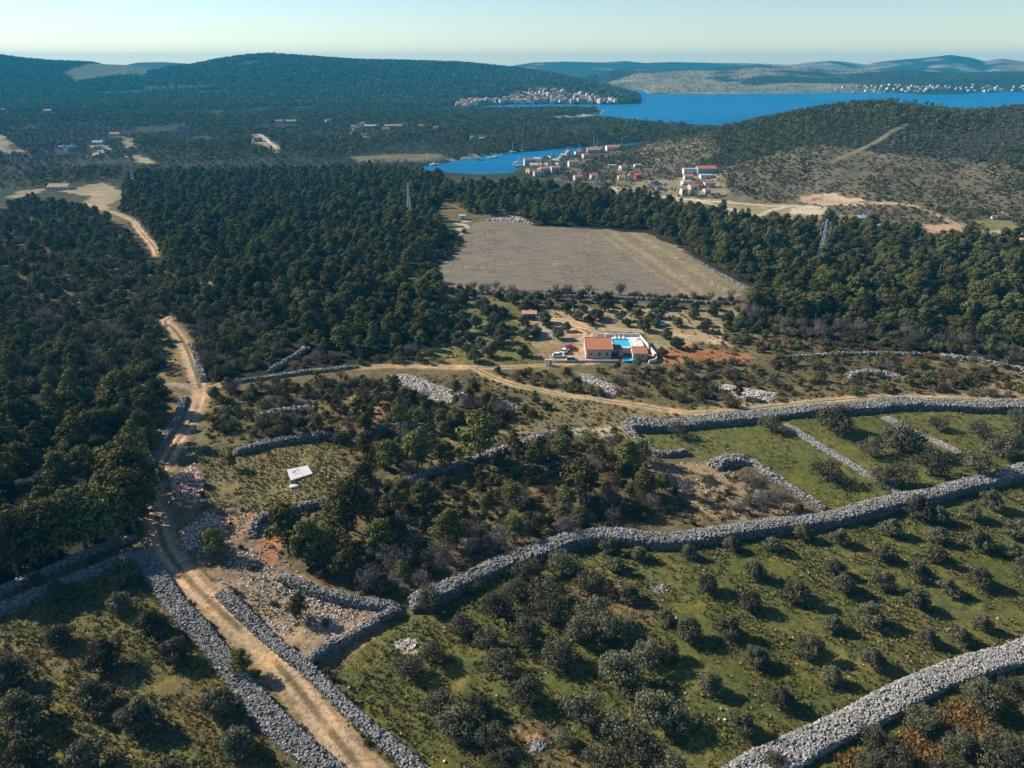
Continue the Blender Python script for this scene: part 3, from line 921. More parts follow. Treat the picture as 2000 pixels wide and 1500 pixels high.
WALL_LINES = []
def stone_wall(px, width, height, label, top=0.6, size=0.5, mat_key='stone', name='dry_stone_wall', cat='stone wall', up=None, dens=1.0, group=None, ragged=0.12):
    """A ridge of piled field stones following the ground: a fill core and the stones that face it."""
    p = np.array(px, float)
    x, y, z = hit(p[:, 0], p[:, 1], height * 0.8 if up is None else up)
    P = resample(list(zip(x, y)), 1.0)
    WALL_LINES.append((P, width))
    d = np.gradient(P, axis=0)
    d /= np.linalg.norm(d, axis=1)[:, None] + 1e-9
    nr = np.stack([-d[:, 1], d[:, 0]], 1)
    n = len(P)
    wv = width * (0.78 + 0.5 * fbm(P[:, 0], P[:, 1], 14, 51, 2))
    hv = height * (0.72 + 0.56 * fbm(P[:, 0], P[:, 1], 9, 52, 2)) * (1 - 0.5 * np.clip(vnoise(P[:, 0], P[:, 1], 11, 55) - 0.8, 0, 1) * 5 * ragged * 5)
    endt = np.minimum(1, (np.minimum(np.arange(n), np.arange(n)[::-1]) + 0.6) / 2.0)
    hv = hv * endt
    prf = [(-0.5, -0.3), (-0.5 * (0.5 + 0.5 * top), 0.55), (-0.5 * top, 0.92), (-0.2 * top, 1.0), (0.2 * top, 1.0), (0.5 * top, 0.92), (0.5 * (0.5 + 0.5 * top), 0.55), (0.5, -0.3)]
    rows = []
    for a, h in prf:
        q = P + nr * (a * wv)[:, None]
        g = ground(q[:, 0], q[:, 1])
        rows.append(np.c_[q, g + np.where(h > 0, h * hv, -0.4)])
    rows = np.array(rows)                       # profile x length x 3
    k = len(prf)
    idx = np.arange(k * n).reshape(k, n)
    Q = np.stack([idx[:-1, :-1].ravel(), idx[:-1, 1:].ravel(), idx[1:, 1:].ravel(), idx[1:, :-1].ravel()], 1)[:, ::-1]
    for e in (0, n - 1):
        for j in range(k // 2 - 1):
            Q = np.vstack([Q, [[idx[j, e], idx[j + 1, e], idx[k - 2 - j, e], idx[k - 1 - j, e]]]])
    mid = P[n // 2]
    root = thing(name, label, cat, (mid[0], mid[1], float(ground(mid[0], mid[1]))), 0, group)
    loc = np.array(root.location)
    core = mk_mesh('fill', (rows - np.array([0, 0, 0.12])).reshape(-1, 3) - loc, Q, [M['core']], None,
                   {'tint': ('FACE', 'FLOAT', RNG.uniform(0, 1, len(Q)))})
    link('fill', core, root)
    # stones over the faces
    seg = np.linalg.norm(np.diff(P, axis=0), axis=1).sum()
    perim = np.linalg.norm(np.diff(rows[:, n // 2], axis=0), axis=1).sum()
    cnt = int(seg * perim / (size * size) * 0.95 * dens) + 4
    s = RNG.uniform(0, n - 1.001, cnt)
    lens = np.linalg.norm(np.diff(rows.mean(1), axis=0), axis=1) + 0.15
    cum = np.r_[0, np.cumsum(lens)] / lens.sum()
    tt = np.interp(RNG.uniform(0.03, 0.97, cnt), cum, np.arange(k))
    i0, j0 = s.astype(int), np.minimum(tt.astype(int), k - 2)
    fs, ft = (s - i0)[:, None], (tt - j0)[:, None]
    q = (rows[j0, i0] * (1 - fs) + rows[j0, i0 + 1] * fs) * (1 - ft) + (rows[j0 + 1, i0] * (1 - fs) + rows[j0 + 1, i0 + 1] * fs) * ft
    q = q + RNG.normal(0, 0.06 * size, q.shape)
    sz = size * RNG.uniform(0.65, 1.45, cnt)
    # a few tumbled stones at the foot
    cnt2 = int(seg * 0.8)
    s2 = RNG.integers(0, n, cnt2)
    side = RNG.choice([-1, 1], cnt2) * (wv[s2] / 2 + RNG.exponential(0.35, cnt2))
    q2 = P[s2] + nr[s2] * side[:, None]
    q2 = np.c_[q2, ground(q2[:, 0], q2[:, 1]) + 0.05]
    me = stones_mesh('stones', np.vstack([q, q2]) - loc, np.r_[sz, size * RNG.uniform(0.4, 0.9, cnt2)], M[mat_key])
    tag(link('stones', me, root), kind='stuff')
    return root

stone_wall([(1380, 1580), (1440, 1520), (1560, 1455), (1700, 1388), (1830, 1322), (1980, 1276), (2060, 1250), (2200, 1215)], 4.2, 1.2,
           'very broad pale stone wall crossing the lower right corner', 0.86, 0.27, 'pale')
stone_wall([(800, 1172), (870, 1148), (950, 1108), (1040, 1076), (1110, 1054), (1180, 1042), (1300, 1050), (1400, 1038), (1500, 1025), (1590, 1013), (1680, 996),
            (1750, 976), (1800, 968), (1880, 946), (1960, 926), (2060, 900), (2250, 860)], 3.4, 2.1,
           'long winding grey stone wall between the young olive grove and the scrub', 0.86, 0.34)
stone_wall([(1222, 826), (1300, 825), (1400, 816), (1480, 808), (1560, 799), (1640, 795), (1700, 790), (1750, 784), (1810, 785), (1900, 789), (2020, 790), (2250, 792)], 4.6, 1.8,
           'broad double stone wall along the upper edge of the terraces', 0.86, 0.38)
stone_wall([(1222, 828), (1240, 848), (1265, 868), (1290, 884), (1345, 878)], 1.2, 1.3, 'thin stone wall rounding the left corner of the terraces', 0.6, 0.42)
stone_wall([(1392, 905), (1425, 894), (1462, 893)], 4.2, 1.6, 'short thick heap of a stone wall at the terrace corner', 0.7, 0.48)
stone_wall([(1462, 893), (1485, 910), (1540, 948), (1612, 993)], 1.3, 1.2, 'thin stone wall running from the terrace corner down to the long wall', 0.6, 0.42)
stone_wall([(1533, 826), (1600, 868), (1700, 928), (1765, 966)], 1.9, 0.55, 'pale flat-topped stone wall dividing the first two terraces', 0.9, 0.24, 'pale')
stone_wall([(1728, 813), (1800, 848), (1876, 884)], 1.9, 0.55, 'pale flat-topped stone wall dividing the last two terraces', 0.9, 0.24, 'pale')
stone_wall([(268, 1072), (310, 1128), (345, 1180), (400, 1240), (440, 1290), (500, 1368), (560, 1430), (640, 1500), (720, 1580)], 3.6, 1.1,
           'broad grey stone wall on the left of the dirt road', 0.8, 0.28)
stone_wall([(430, 1150), (500, 1220), (560, 1272), (600, 1302), (680, 1382), (760, 1450), (850, 1528), (920, 1590)], 2.1, 1.2,
           'grey stone wall on the right of the dirt road', 0.76, 0.29)
stone_wall([(595, 1293), (650, 1256), (700, 1228), (740, 1204), (782, 1182)], 1.5, 1.7, 'straight stone wall from the road to the walled corner', 0.82, 0.31)
stone_wall([(545, 1118), (590, 1140), (640, 1158), (720, 1174), (782, 1182)], 1.6, 1.6, 'stone wall along the back of the reddish stony plot', 0.82, 0.31)
stone_wall([(-60, 1215), (0, 1188), (120, 1138), (200, 1105), (262, 1076)], 3.2, 1.2, 'shaded stone wall at the upper edge of the left grove', 0.8, 0.33)
stone_wall([(-60, 1172), (0, 1150), (130, 1095), (200, 1066), (262, 1044)], 1.8, 1.2, 'shaded stone wall at the foot of the left wood', 0.8, 0.34)
stone_wall([(950, 885), (1010, 868), (1060, 850), (1092, 845)], 3.0, 1.4, 'grey stone wall with one end in the open middle scrub', 0.55, 0.5)
stone_wall([(780, 940), (830, 924), (890, 908), (950, 886)], 1.8, 1.4, 'stone wall half hidden under the pines in the middle scrub', 0.8, 0.36)
stone_wall([(455, 880), (530, 862), (590, 852), (650, 843)], 2.0, 1.5, 'stone wall behind the clearing with the white slab', 0.8, 0.36)
stone_wall([(495, 815), (520, 806), (560, 799), (615, 793)], 3.2, 1.2, 'stone heap of a wall in the bushes above the clearing', 0.5, 0.5)
stone_wall([(490, 1045), (503, 1015), (520, 1004), (580, 989), (650, 972)], 1.7, 1.4, 'crooked stone wall under the pines below the clearing', 0.8, 0.36)
stone_wall([(1530, 698), (1640, 690), (1760, 689), (1800, 690)], 1.2, 0.9, 'thin stone wall in the scrub in front of the right pine wood', 0.6, 0.5)
stone_wall([(1835, 691), (1920, 703), (1960, 712), (2100, 740)], 2.4, 1.0, 'pale stone wall running to the right edge below the pine wood', 0.6, 0.5)
stone_wall([(1655, 731), (1700, 724), (1735, 730), (1770, 740)], 3.4, 1.0, 'low curved stone wall among dry bushes', 0.5, 0.5)
stone_wall([(740, 832), (780, 829), (830, 828)], 1.6, 1.1, 'short pale stone wall in the middle of the scrub', 0.8, 0.36)
stone_wall([(1340, 497), (1400, 530), (1462, 564)], 1.3, 0.7, 'low stone wall along the right edge of the ploughed field', 0.6, 0.5)
stone_wall([(870, 567), (1000, 573), (1200, 580), (1430, 590)], 1.4, 0.9, 'stone wall along the near edge of the ploughed field', 0.6, 0.6)
stone_wall([(278, 985), (272, 955), (285, 915), (310, 870), (345, 815), (360, 772)], 1.6, 1.0, 'mossy stone wall between the left wood and the dirt road', 0.8, 0.36)
stone_wall([(398, 742), (392, 720), (384, 695), (372, 668)], 1.5, 0.9, 'stone wall on the right of the upper dirt road', 0.6, 0.5)
stone_wall([(430, 748), (520, 736), (600, 725), (700, 714)], 1.2, 0.8, 'thin stone wall along the lane to the pool house', 0.6, 0.5)
stone_wall([(525, 722), (555, 706), (585, 688), (600, 676)], 1.8, 1.1, 'dark stone wall climbing into the pine wood', 0.6, 0.5)
stone_wall([(215, 757), (260, 755), (310, 752)], 1.4, 1.0, 'stone wall along the overgrown lane', 0.6, 0.5)

stone_wall([(845, 443), (880, 441), (906, 441)], 0.8, 1.2, 'near pale wall of the small walled plot by the field', 0.8, 0.4, 'rubble')
stone_wall([(848, 432), (875, 431), (900, 432)], 0.8, 1.2, 'back pale wall of the small walled plot by the field', 0.8, 0.4, 'rubble')

HEAPS = []
def heap(px, label, n, size, h, key='rubble', cat='stone heap', name='stone_heap'):
    """A spread of loose stones."""
    P = wpoly(px)
    HEAPS.append(P)
    p = np.array(P)
    c = p.mean(0)
    out = []
    while sum(map(len, out)) < n:
        q = RNG.uniform(p.min(0), p.max(0), (n * 2, 2))
        q = q[inpoly(q[:, 0], q[:, 1], P)]
        out.append(q)
    q = np.vstack(out)[:n]
    d = segdist(q[:, 0], q[:, 1], P, True)
    z = ground(q[:, 0], q[:, 1]) + np.minimum(h, d * 0.25) * RNG.uniform(0, 1, n)
    root = thing(name, label, cat, (c[0], c[1], float(ground(c[0], c[1]))))
    me = stones_mesh('stones', np.c_[q, z] - np.array(root.location), size * RNG.uniform(0.5, 1.5, n), M[key])
    tag(link('stones', me, root), kind='stuff')
    return P

heap([(763, 733), (800, 733), (850, 752), (915, 772), (905, 790), (860, 784), (795, 757)], 'long pale stone heap left of the track fork', 2600, 0.5, 0.6)
heap([(1110, 731), (1150, 733), (1210, 760), (1200, 774), (1150, 764)], 'pale stone heap in the scrub below the pool house', 1500, 0.5, 0.6)
heap([(1370, 749), (1420, 753), (1520, 770), (1505, 785), (1440, 777)], 'pale stone heap above the terrace wall', 1300, 0.5, 0.6)
heap([(940, 790), (985, 783), (1022, 800), (980, 806)], 'grey stone heap beside the farm track', 500, 0.5, 0.5, 'stone')
heap([(330, 935), (380, 905), (402, 945), (385, 985), (345, 975)], 'pinkish stone heap between the dirt road and the clearing', 420, 0.34, 0.35, 'pink')
heap([(350, 1040), (400, 1000), (450, 1010), (420, 1060), (365, 1075)], 'stone heap beside the bend of the dirt road', 260, 0.34, 0.3, 'pink')
heap([(1034, 1448), (1056, 1442), (1066, 1458), (1058, 1472), (1038, 1470)], 'small round stone heap on bare earth at the bottom of the grove', 160, 0.35, 0.5, 'stone')
heap([(772, 1257), (800, 1247), (818, 1256), (800, 1273), (774, 1269)], 'scattered pale stone heap in the grass near the walled corner', 160, 0.35, 0.15)
heap([(1268, 1148), (1295, 1142), (1305, 1155), (1285, 1162)], 'small dark stone heap among the young olives', 120, 0.3, 0.5, 'stone')
heap([(935, 430), (1010, 424), (1045, 438), (1000, 434)], 'pale stone heap at the far edge of the ploughed field', 500, 0.9, 0.8)
# loose stones strewn over the stony plot and the pastures
P0 = wpoly([(345, 1060), (400, 1000), (500, 985), (540, 1080), (600, 1135), (780, 1190), (610, 1295), (480, 1190)])
P1 = wpoly([(1250, 905), (1390, 900), (1420, 915), (1500, 960), (1590, 1003), (1400, 1010), (1290, 950)])
P2 = wpoly([(400, 880), (460, 880), (640, 850), (690, 920), (670, 965), (560, 1000), (430, 1010), (395, 960)])
P3 = wpoly([(640, 1310), (1000, 1110), (1180, 1060), (1900, 960), (2100, 1250), (1440, 1500), (860, 1520)])
qs = []
for P, n in ((P0, 3200), (P1, 500), (P2, 260), (P3, 160)):
    p = np.array(P)
    q = RNG.uniform(p.min(0), p.max(0), (n * 3, 2))
    q = q[inpoly(q[:, 0], q[:, 1], P)]
    q = q[vnoise(q[:, 0], q[:, 1], 5, 66) + RNG.uniform(0, 0.35, len(q)) > 0.5][:n]
    qs.append(q)
q = np.vstack(qs)
me = stones_mesh('rubble', np.c_[q, ground(q[:, 0], q[:, 1]) + 0.03], RNG.uniform(0.12, 0.38, len(q)), M['rubble'])
tag(link('rubble', me), kind='stuff')
# ------------------------------------------------------------------ plants: leaf clouds on limbs
def leaves(P, Nrm, wl, ll, rng, droop=0.0):
    """One small leaf spray (a bent quad) at each point, facing roughly along Nrm."""
    n = len(P)
    Nn = Nrm + rng.normal(0, 0.55, (n, 3))
    Nn /= np.linalg.norm(Nn, axis=1)[:, None] + 1e-9
    T = np.cross(Nn, rng.normal(0, 1, (n, 3)))
    T /= np.linalg.norm(T, axis=1)[:, None] + 1e-9
    B = np.cross(Nn, T)
    a = wl * rng.uniform(0.6, 1.3, n)[:, None] * 0.5
    l = ll * rng.uniform(0.6, 1.4, n)[:, None] * 0.5
    V = np.stack([P - T * l, P - B * a * 0.9 + T * l * rng.uniform(-0.3, 0.3, (n, 1)), P + T * l, P + B * a + T * l * rng.uniform(-0.3, 0.3, (n, 1))], 1)
    V[:, :, 2] -= droop * rng.uniform(0, 1, (n, 1))
    Q = np.arange(4 * n).reshape(n, 4)
    return V.reshape(-1, 3), Q

def puff(c, r, n, rng, flat=0.8, inner=0.35):
    d = rng.normal(0, 1, (n, 3))
    d /= np.linalg.norm(d, axis=1)[:, None]
    rad = rng.uniform(inner, 1.0, n) ** 0.5
    bump = 1 + 0.22 * np.sin(3.1 * d[:, 0] + c[0] * 5) * np.cos(2.7 * d[:, 1] + c[1] * 3) + 0.15 * np.sin(5.3 * d[:, 2] + c[2])
    P = np.asarray(c) + d * (r * rad * bump)[:, None] * np.array([1, 1, flat])
    return P, d * np.array([1, 1, 1 / flat])

def leaf_mesh(name, parts, m, rng):
    V, Q, T, n = [], [], [], 0
    for P, Nn, wl, ll, t0, t1 in parts:
        v, q = leaves(P, Nn, wl, ll, rng)
        V.append(v)
        Q.append(q + n)
        n += len(v)
        T.append(rng.uniform(t0, t1, len(q)))
    return np.vstack(V), np.vstack(Q), np.concatenate(T)

def crown_mesh(name, parts, m, rng):
    V, Q, T = leaf_mesh(name, parts, m, rng)
    return mk_mesh(name, V, Q, [m], None, {'tint': ('FACE', 'FLOAT', T)})

def wiggle(p0, p1, rng, k=4, w=0.12):
    p0, p1 = np.array(p0, float), np.array(p1, float)
    L = np.linalg.norm(p1 - p0)
    pts = [p0 + (p1 - p0) * t + rng.normal(0, w * L * math.sin(math.pi * t), 3) for t in np.linspace(0, 1, k)]
    return [tuple(p) for p in pts]

def make_olive(seed, spread=2.9, h=4.6, lobes=9, n=1500, gaps=0.0, leaf=(0.27, 0.44), lowz=0.38, rad=(0.36, 0.52)):
    rng = np.random.default_rng(seed)
    mb = MB()
    fork = h * 0.2
    mb.tube(wiggle((0, 0, -0.3), (rng.uniform(-.2, .2), rng.uniform(-.2, .2), fork), rng, 4, 0.06), [0.42, 0.34, 0.27, 0.24], 7)
    parts = []
    for k in range(lobes):
        a = 2 * math.pi * (k + rng.uniform(-0.3, 0.3)) / max(lobes - 2, 1)
        rr_ = spread * (0.60 if k < lobes - 2 else 0.16) * rng.uniform(0.55, 1.25)
        zz = h * (rng.uniform(lowz, 0.62) if k < lobes - 2 else rng.uniform(0.68, 0.80))
        c = np.array([rr_ * math.cos(a), rr_ * math.sin(a), zz])
        r = spread * rng.uniform(*rad)
        mb.tube(wiggle((0, 0, fork * 0.9), c * np.array([0.9, 0.9, 0.95]), rng, 5, 0.09), [0.17, 0.12, 0.085, 0.06, 0.03], 5)
        m = int(n * (r / (spread * 0.44)) ** 2 / lobes * (1 - gaps * rng.uniform(0, 1)))
        P, d = puff(c, r, m, rng, 0.78, 0.30)
        keep = P[:, 2] > h * 0.09
        parts.append((P[keep], d[keep], leaf[0], leaf[1], 0.0, 1.0))
    trunk = mb.mesh('trunk', M['bark'], True)
    return trunk, crown_mesh('crown', parts, M['olive'], rng)

def make_pine(seed, h=9.0, spread=3.3, tiers=12, n=1500, leaf=(0.30, 0.55), mk='pine', low=0.34):
    rng = np.random.default_rng(seed)
    mb = MB()
    lean = rng.normal(0, 0.35, 2)
    top = np.array([lean[0], lean[1], h * 0.9])
    mb.tube(wiggle((0, 0, -0.3), top, rng, 6, 0.025), [0.26, 0.22, 0.18, 0.13, 0.08, 0.03], 6)
    parts = []
    for k in range(tiers):
        f = (k + 0.5) / tiers
        z = h * (low + (0.97 - low) * f)
        wide = spread * math.sin(math.pi * min(1.0, 0.28 + 0.66 * f)) ** 0.8
        a = k * 2.399 + rng.uniform(-0.5, 0.5)
        rr_ = wide * rng.uniform(0.35, 0.68)
        c = np.array([rr_ * math.cos(a) + lean[0] * f, rr_ * math.sin(a) + lean[1] * f, z])
        r = spread * rng.uniform(0.26, 0.54) * (1.0 - 0.25 * f)
        mb.tube(wiggle((lean[0] * f * 0.8, lean[1] * f * 0.8, z - h * 0.06), c, rng, 3, 0.05), [0.08, 0.05, 0.02], 4)
        P, d = puff(c, r, int(n / tiers), rng, 0.72, 0.25)
        parts.append((P, d + np.array([0, 0, 0.35]), leaf[0], leaf[1], 0.0, 1.0))
    P, d = puff((lean[0], lean[1], h * 0.92), spread * 0.34, n // 10, rng, 0.9)
    parts.append((P, d, leaf[0], leaf[1], 0.2, 1.0))
    return mb.mesh('trunk', M['bark'], True), crown_mesh('crown', parts, M[mk], rng)

def make_shrub(seed, h=2.2, spread=1.6, n=760, leaf=(0.24, 0.38), mk='scrub', lobes=6):
    rng = np.random.default_rng(seed)
    parts = []
    for k in range(lobes):
        a = rng.uniform(0, 2 * math.pi)
        rr_ = spread * rng.uniform(0.1, 0.62)
        r = spread * rng.uniform(0.38, 0.6)
        c = (rr_ * math.cos(a), rr_ * math.sin(a), h * rng.uniform(0.25, 0.62))
        P, d = puff(c, r, n // lobes, rng, h / spread * 0.6, 0.3)
        P[:, 2] = np.maximum(P[:, 2], rng.uniform(0.0, 0.3, len(P)))
        parts.append((P, d, leaf[0], leaf[1], 0.0, 1.0))
    return crown_mesh('foliage', parts, M[mk], rng)

def make_bare(seed, h=5.0, spread=2.2, n=260):
    """A leafless deciduous tree: limbs, branches and a haze of twigs."""
    rng = np.random.default_rng(seed)
    mb = MB()
    mb.tube(wiggle((0, 0, -0.3), (0, 0, h * 0.5), rng, 4, 0.04), [0.16, 0.13, 0.1, 0.07], 5)
    ends = []
    for k in range(9):
        a = 2 * math.pi * k / 9 + rng.uniform(-0.3, 0.3)
        z0 = h * rng.uniform(0.12, 0.42)
        e = np.array([math.cos(a) * spread * rng.uniform(0.4, 0.8), math.sin(a) * spread * rng.uniform(0.4, 0.8), h * rng.uniform(0.6, 0.92)])
        p = wiggle((0, 0, z0), e, rng, 4, 0.08)
        mb.tube(p, [0.07, 0.05, 0.035, 0.02], 4)
        ends += [np.array(q) for q in p[1:]]
    trunk = mb.mesh('trunk', M['bark'], True)
    E = np.array(ends)[rng.integers(0, len(ends), n)]
    D = rng.normal(0, 1, (n, 3)) + np.array([0, 0, 1.0]) + (E - np.array([0, 0, h * 0.3])) * 0.25
    D /= np.linalg.norm(D, axis=1)[:, None]
    L = rng.uniform(0.5, 1.2, n)[:, None]
    S = np.cross(D, rng.normal(0, 1, (n, 3)))
    S /= np.linalg.norm(S, axis=1)[:, None]
    wd = 0.032
    V = np.stack([E - S * wd, E + S * wd, E + D * L + S * wd * 0.4, E + D * L - S * wd * 0.4], 1).reshape(-1, 3)
    Q = np.arange(4 * n).reshape(n, 4)
    P, d = puff((0, 0, h * 0.66), spread * 0.9, n * 2, rng, 0.75, 0.2)
    v2, q2 = leaves(P, d, 0.05, 0.75, rng)
    V = np.vstack([V, v2])
    Q = np.vstack([Q, q2 + 4 * n])
    twigs = mk_mesh('crown', V, Q, [M['twig']], None, {'tint': ('FACE', 'FLOAT', rng.uniform(0, 1, len(Q)))})
    return trunk, twigs

def make_far(seed, h=8.0, spread=3.4, n=46, mk='pine', size=1.7, lobes=4):
    rng = np.random.default_rng(seed)
    parts = []
    for k in range(lobes):
        a = 2.4 * k + rng.uniform(0, 1)
        c = (spread * 0.45 * math.cos(a), spread * 0.45 * math.sin(a), h * (0.45 + 0.4 * k / lobes))
        P, d = puff(c, spread * rng.uniform(0.45, 0.65), n // lobes, rng, 0.85, 0.5)
        parts.append((P, d, size * 0.8, size, 0, 1))
    return crown_mesh('crown', parts, M[mk], rng)

def joined(name, trunk, crown):
    """Trunk and crown as one mesh, for plants seen too small to show their parts."""
    V, Q, Mi, T, n = [], [], [], [], 0
    for mi, me in enumerate((trunk, crown)):
        v = np.empty(len(me.vertices) * 3, np.float32)
        me.vertices.foreach_get('co', v)
        lt = np.empty(len(me.polygons), np.int32)
        me.polygons.foreach_get('loop_total', lt)
        ls = np.empty(len(me.polygons), np.int32)
        me.polygons.foreach_get('loop_start', ls)
        li = np.empty(len(me.loops), np.int32)
        me.loops.foreach_get('vertex_index', li)
        q = np.stack([li[ls], li[ls + 1], li[ls + 2], li[ls + np.minimum(lt - 1, 3)]], 1)
        V.append(v.reshape(-1, 3))
        Q.append(q + n)
        Mi.append(np.full(len(q), mi))
        if 'tint' in me.attributes:
            t_ = np.empty(len(q), np.float32)
            me.attributes['tint'].data.foreach_get('value', t_)
        else:
            t_ = np.zeros(len(q), np.float32)
        T.append(t_)
        n += len(v) // 3
    return mk_mesh(name, np.vstack(V), np.vstack(Q), [trunk.materials[0], crown.materials[0]], np.concatenate(Mi), {'tint': ('FACE', 'FLOAT', np.concatenate(T))})

OLIVE_BIG = [make_olive(s, 3.4, 5.4, 16, 4600, 0.3, (0.22, 0.38), 0.28, (0.26, 0.46)) for s in (1, 2, 3, 4, 5)]
OLIVE_YOUNG = [make_olive(s, 2.2, 4.0, 11, 3000, 0.08, (0.20, 0.34), 0.27, (0.36, 0.52)) for s in (11, 12, 13, 14)]
OLIVE_OPEN = [make_olive(s, 3.2, 4.6, 15, 3200, 0.45, (0.2, 0.36), 0.3, (0.24, 0.44)) for s in (21, 22, 23)]
PINES = [make_pine(30 + s, RNG.uniform(7.6, 9.6), RNG.uniform(3.3, 4.1), 14, 2300, (0.34, 0.6)) for s in range(6)]
PINES += [make_pine(40 + s, 7.0, 3.3, 11, 1700, (0.32, 0.55), 'scrub', 0.2) for s in range(3)]
PINES += [make_pine(50, 11.0, 2.7, 15, 1900, (0.32, 0.56)), make_pine(51, 10.0, 3.0, 12, 1500, (0.32, 0.56), 'pine', 0.5), make_pine(52, 5.8, 3.7, 11, 1800, (0.34, 0.56), 'scrub', 0.25)]
SHRUBS = [make_shrub(60 + s, RNG.uniform(2.2, 3.4), RNG.uniform(1.8, 2.7)) for s in range(6)]
DRYS = [make_shrub(70 + s, 1.8, 1.6, 460, (0.12, 0.40), 'dry') for s in range(3)]
BARES = [make_bare(80 + s, RNG.uniform(4.2, 5.5), RNG.uniform(1.9, 2.6)) for s in range(4)]
FARS = [make_far(90 + s) for s in range(4)] + [make_far(95, 5.0, 3.0, 40, 'scrub', 1.5), make_far(96, 4.5, 2.6, 36, 'twig', 1.2)]
FARHILL = [make_far(100 + s, 9.0, 4.6, 26, 'pine', 3.2, 3) for s in range(3)]

PROTO = bpy.data.collections.new('plant_sources')
def src(name, me):
    o = bpy.data.objects.new(name, me)
    PROTO.objects.link(o)
    return o

def scatter(name, X, Y, Z, S, kinds, label=None, pick=None):
    """Uncountable growth: one object whose points carry copies of the given meshes."""
    n = len(X)
    c = bpy.data.collections.new(name + '_kinds')
    for k, me in enumerate(kinds):
        o = bpy.data.objects.new('%s_kind_%02d' % (name, k), me)
        c.objects.link(o)
    me = bpy.data.meshes.new(name)
    me.vertices.add(n)
    me.vertices.foreach_set('co', np.stack([X, Y, Z], 1).astype(np.float32).ravel())
    for nm, typ, arr in (('turn', 'FLOAT', RNG.uniform(0, 6.283, n)), ('size', 'FLOAT', S), ('pick', 'INT', RNG.integers(0, len(kinds), n) if pick is None else pick)):
        at = me.attributes.new(nm, typ, 'POINT')
        at.data.foreach_set('value', np.asarray(arr, np.float32 if typ == 'FLOAT' else np.int32))
    o = link(name, me)
    g = bpy.data.node_groups.new(name, 'GeometryNodeTree')
    g.interface.new_socket('Geometry', in_out='INPUT', socket_type='NodeSocketGeometry')
    g.interface.new_socket('Geometry', in_out='OUTPUT', socket_type='NodeSocketGeometry')
    gi, go = g.nodes.new('NodeGroupInput'), g.nodes.new('NodeGroupOutput')
    ip = g.nodes.new('GeometryNodeInstanceOnPoints')
    ci = g.nodes.new('GeometryNodeCollectionInfo')
    ci.inputs['Collection'].default_value = c
    ci.inputs['Separate Children'].default_value = True
    ci.inputs['Reset Children'].default_value = True
    def named(nm, typ):
        a = g.nodes.new('GeometryNodeInputNamedAttribute')
        a.data_type = typ
        a.inputs['Name'].default_value = nm
        return [s_ for s_ in a.outputs if s_.enabled and s_.name == 'Attribute'][0]
    cx = g.nodes.new('ShaderNodeCombineXYZ')
    g.links.new(named('turn', 'FLOAT'), cx.inputs['Z'])
    er = g.nodes.new('FunctionNodeEulerToRotation')
    g.links.new(cx.outputs[0], er.inputs[0])
    g.links.new(gi.outputs[0], ip.inputs['Points'])
    g.links.new(ci.outputs[0], ip.inputs['Instance'])
    ip.inputs['Pick Instance'].default_value = True
    g.links.new(named('pick', 'INT'), ip.inputs['Instance Index'])
    g.links.new(er.outputs[0], ip.inputs['Rotation'])
    g.links.new(named('size', 'FLOAT'), ip.inputs['Scale'])
    g.links.new(ip.outputs[0], go.inputs[0])
    md = o.modifiers.new('growth', 'NODES')
    md.node_group = g
    tag(o, label, None, None, 'stuff')
    return o

# ------------------------------------------------------------------ where the plants stand
PL = {'olive': [], 'pine': [], 'shrub': [], 'bare': []}      # kind -> list of (x, y, scale, variant list, label, group)

def at_px(px, py):
    x, y, z = hit(px, py)
    return float(x[0]), float(y[0])

def m_per_px(x, y, z=0.0):
    return (y * CP + (HC - z) * SP) / F

LEFT_OLIVES = [(122, 1155, 55), (245, 1120, 60), (235, 1178, 60), (303, 1225, 72), (122, 1245, 62), (345, 1275, 68), (205, 1282, 74), (20, 1320, 78), (190, 1362, 78),
               (52, 1392, 96), (275, 1400, 84), (430, 1370, 78), (170, 1475, 92), (60, 1478, 98), (470, 1450, 74), (-60, 1440, 95), (-50, 1290, 80), (330, 1520, 90)]
YOUNG = [(1790, 992, 58), (1825, 1004, 46), (1893, 998, 44), (1934, 978, 50), (1983, 1033, 55), (1568, 1039, 44), (1638, 1049, 42), (1506, 1062, 42), (1428, 1062, 40),
         (1734, 1030, 44), (1825, 1044, 44), (1907, 1055, 54), (1344, 1077, 38), (1720, 1077, 44), (1825, 1082, 48), (1471, 1114, 46), (1629, 1107, 48), (1795, 1114, 48),
         (1380, 1138, 50), (1646, 1139, 50), (1722, 1133, 46), (1909, 1128, 50), (1850, 1147, 48), (1463, 1174, 50), (1552, 1156, 56), (1786, 1169, 52), (1699, 1200, 56),
         (1622, 1216, 46), (1344, 1229, 60), (1422, 1224, 60), (1578, 1261, 60), (1478, 1282, 54), (1704, 1286, 52), (1811, 1243, 46), (1877, 1240, 46), (1916, 1216, 40),
         (1384, 1334, 56), (1524, 1360, 60), (1620, 1317, 50), (1450, 1411, 60), (1995, 1102, 46), (1231, 1159, 50), (1203, 1102, 40), (1189, 1067, 40), (1248, 1082, 36),
         (1300, 1204, 40), (1306, 1272, 46), (2050, 1080, 50), (2060, 1150, 50), (2010, 1180, 46), (1970, 1072, 40)]
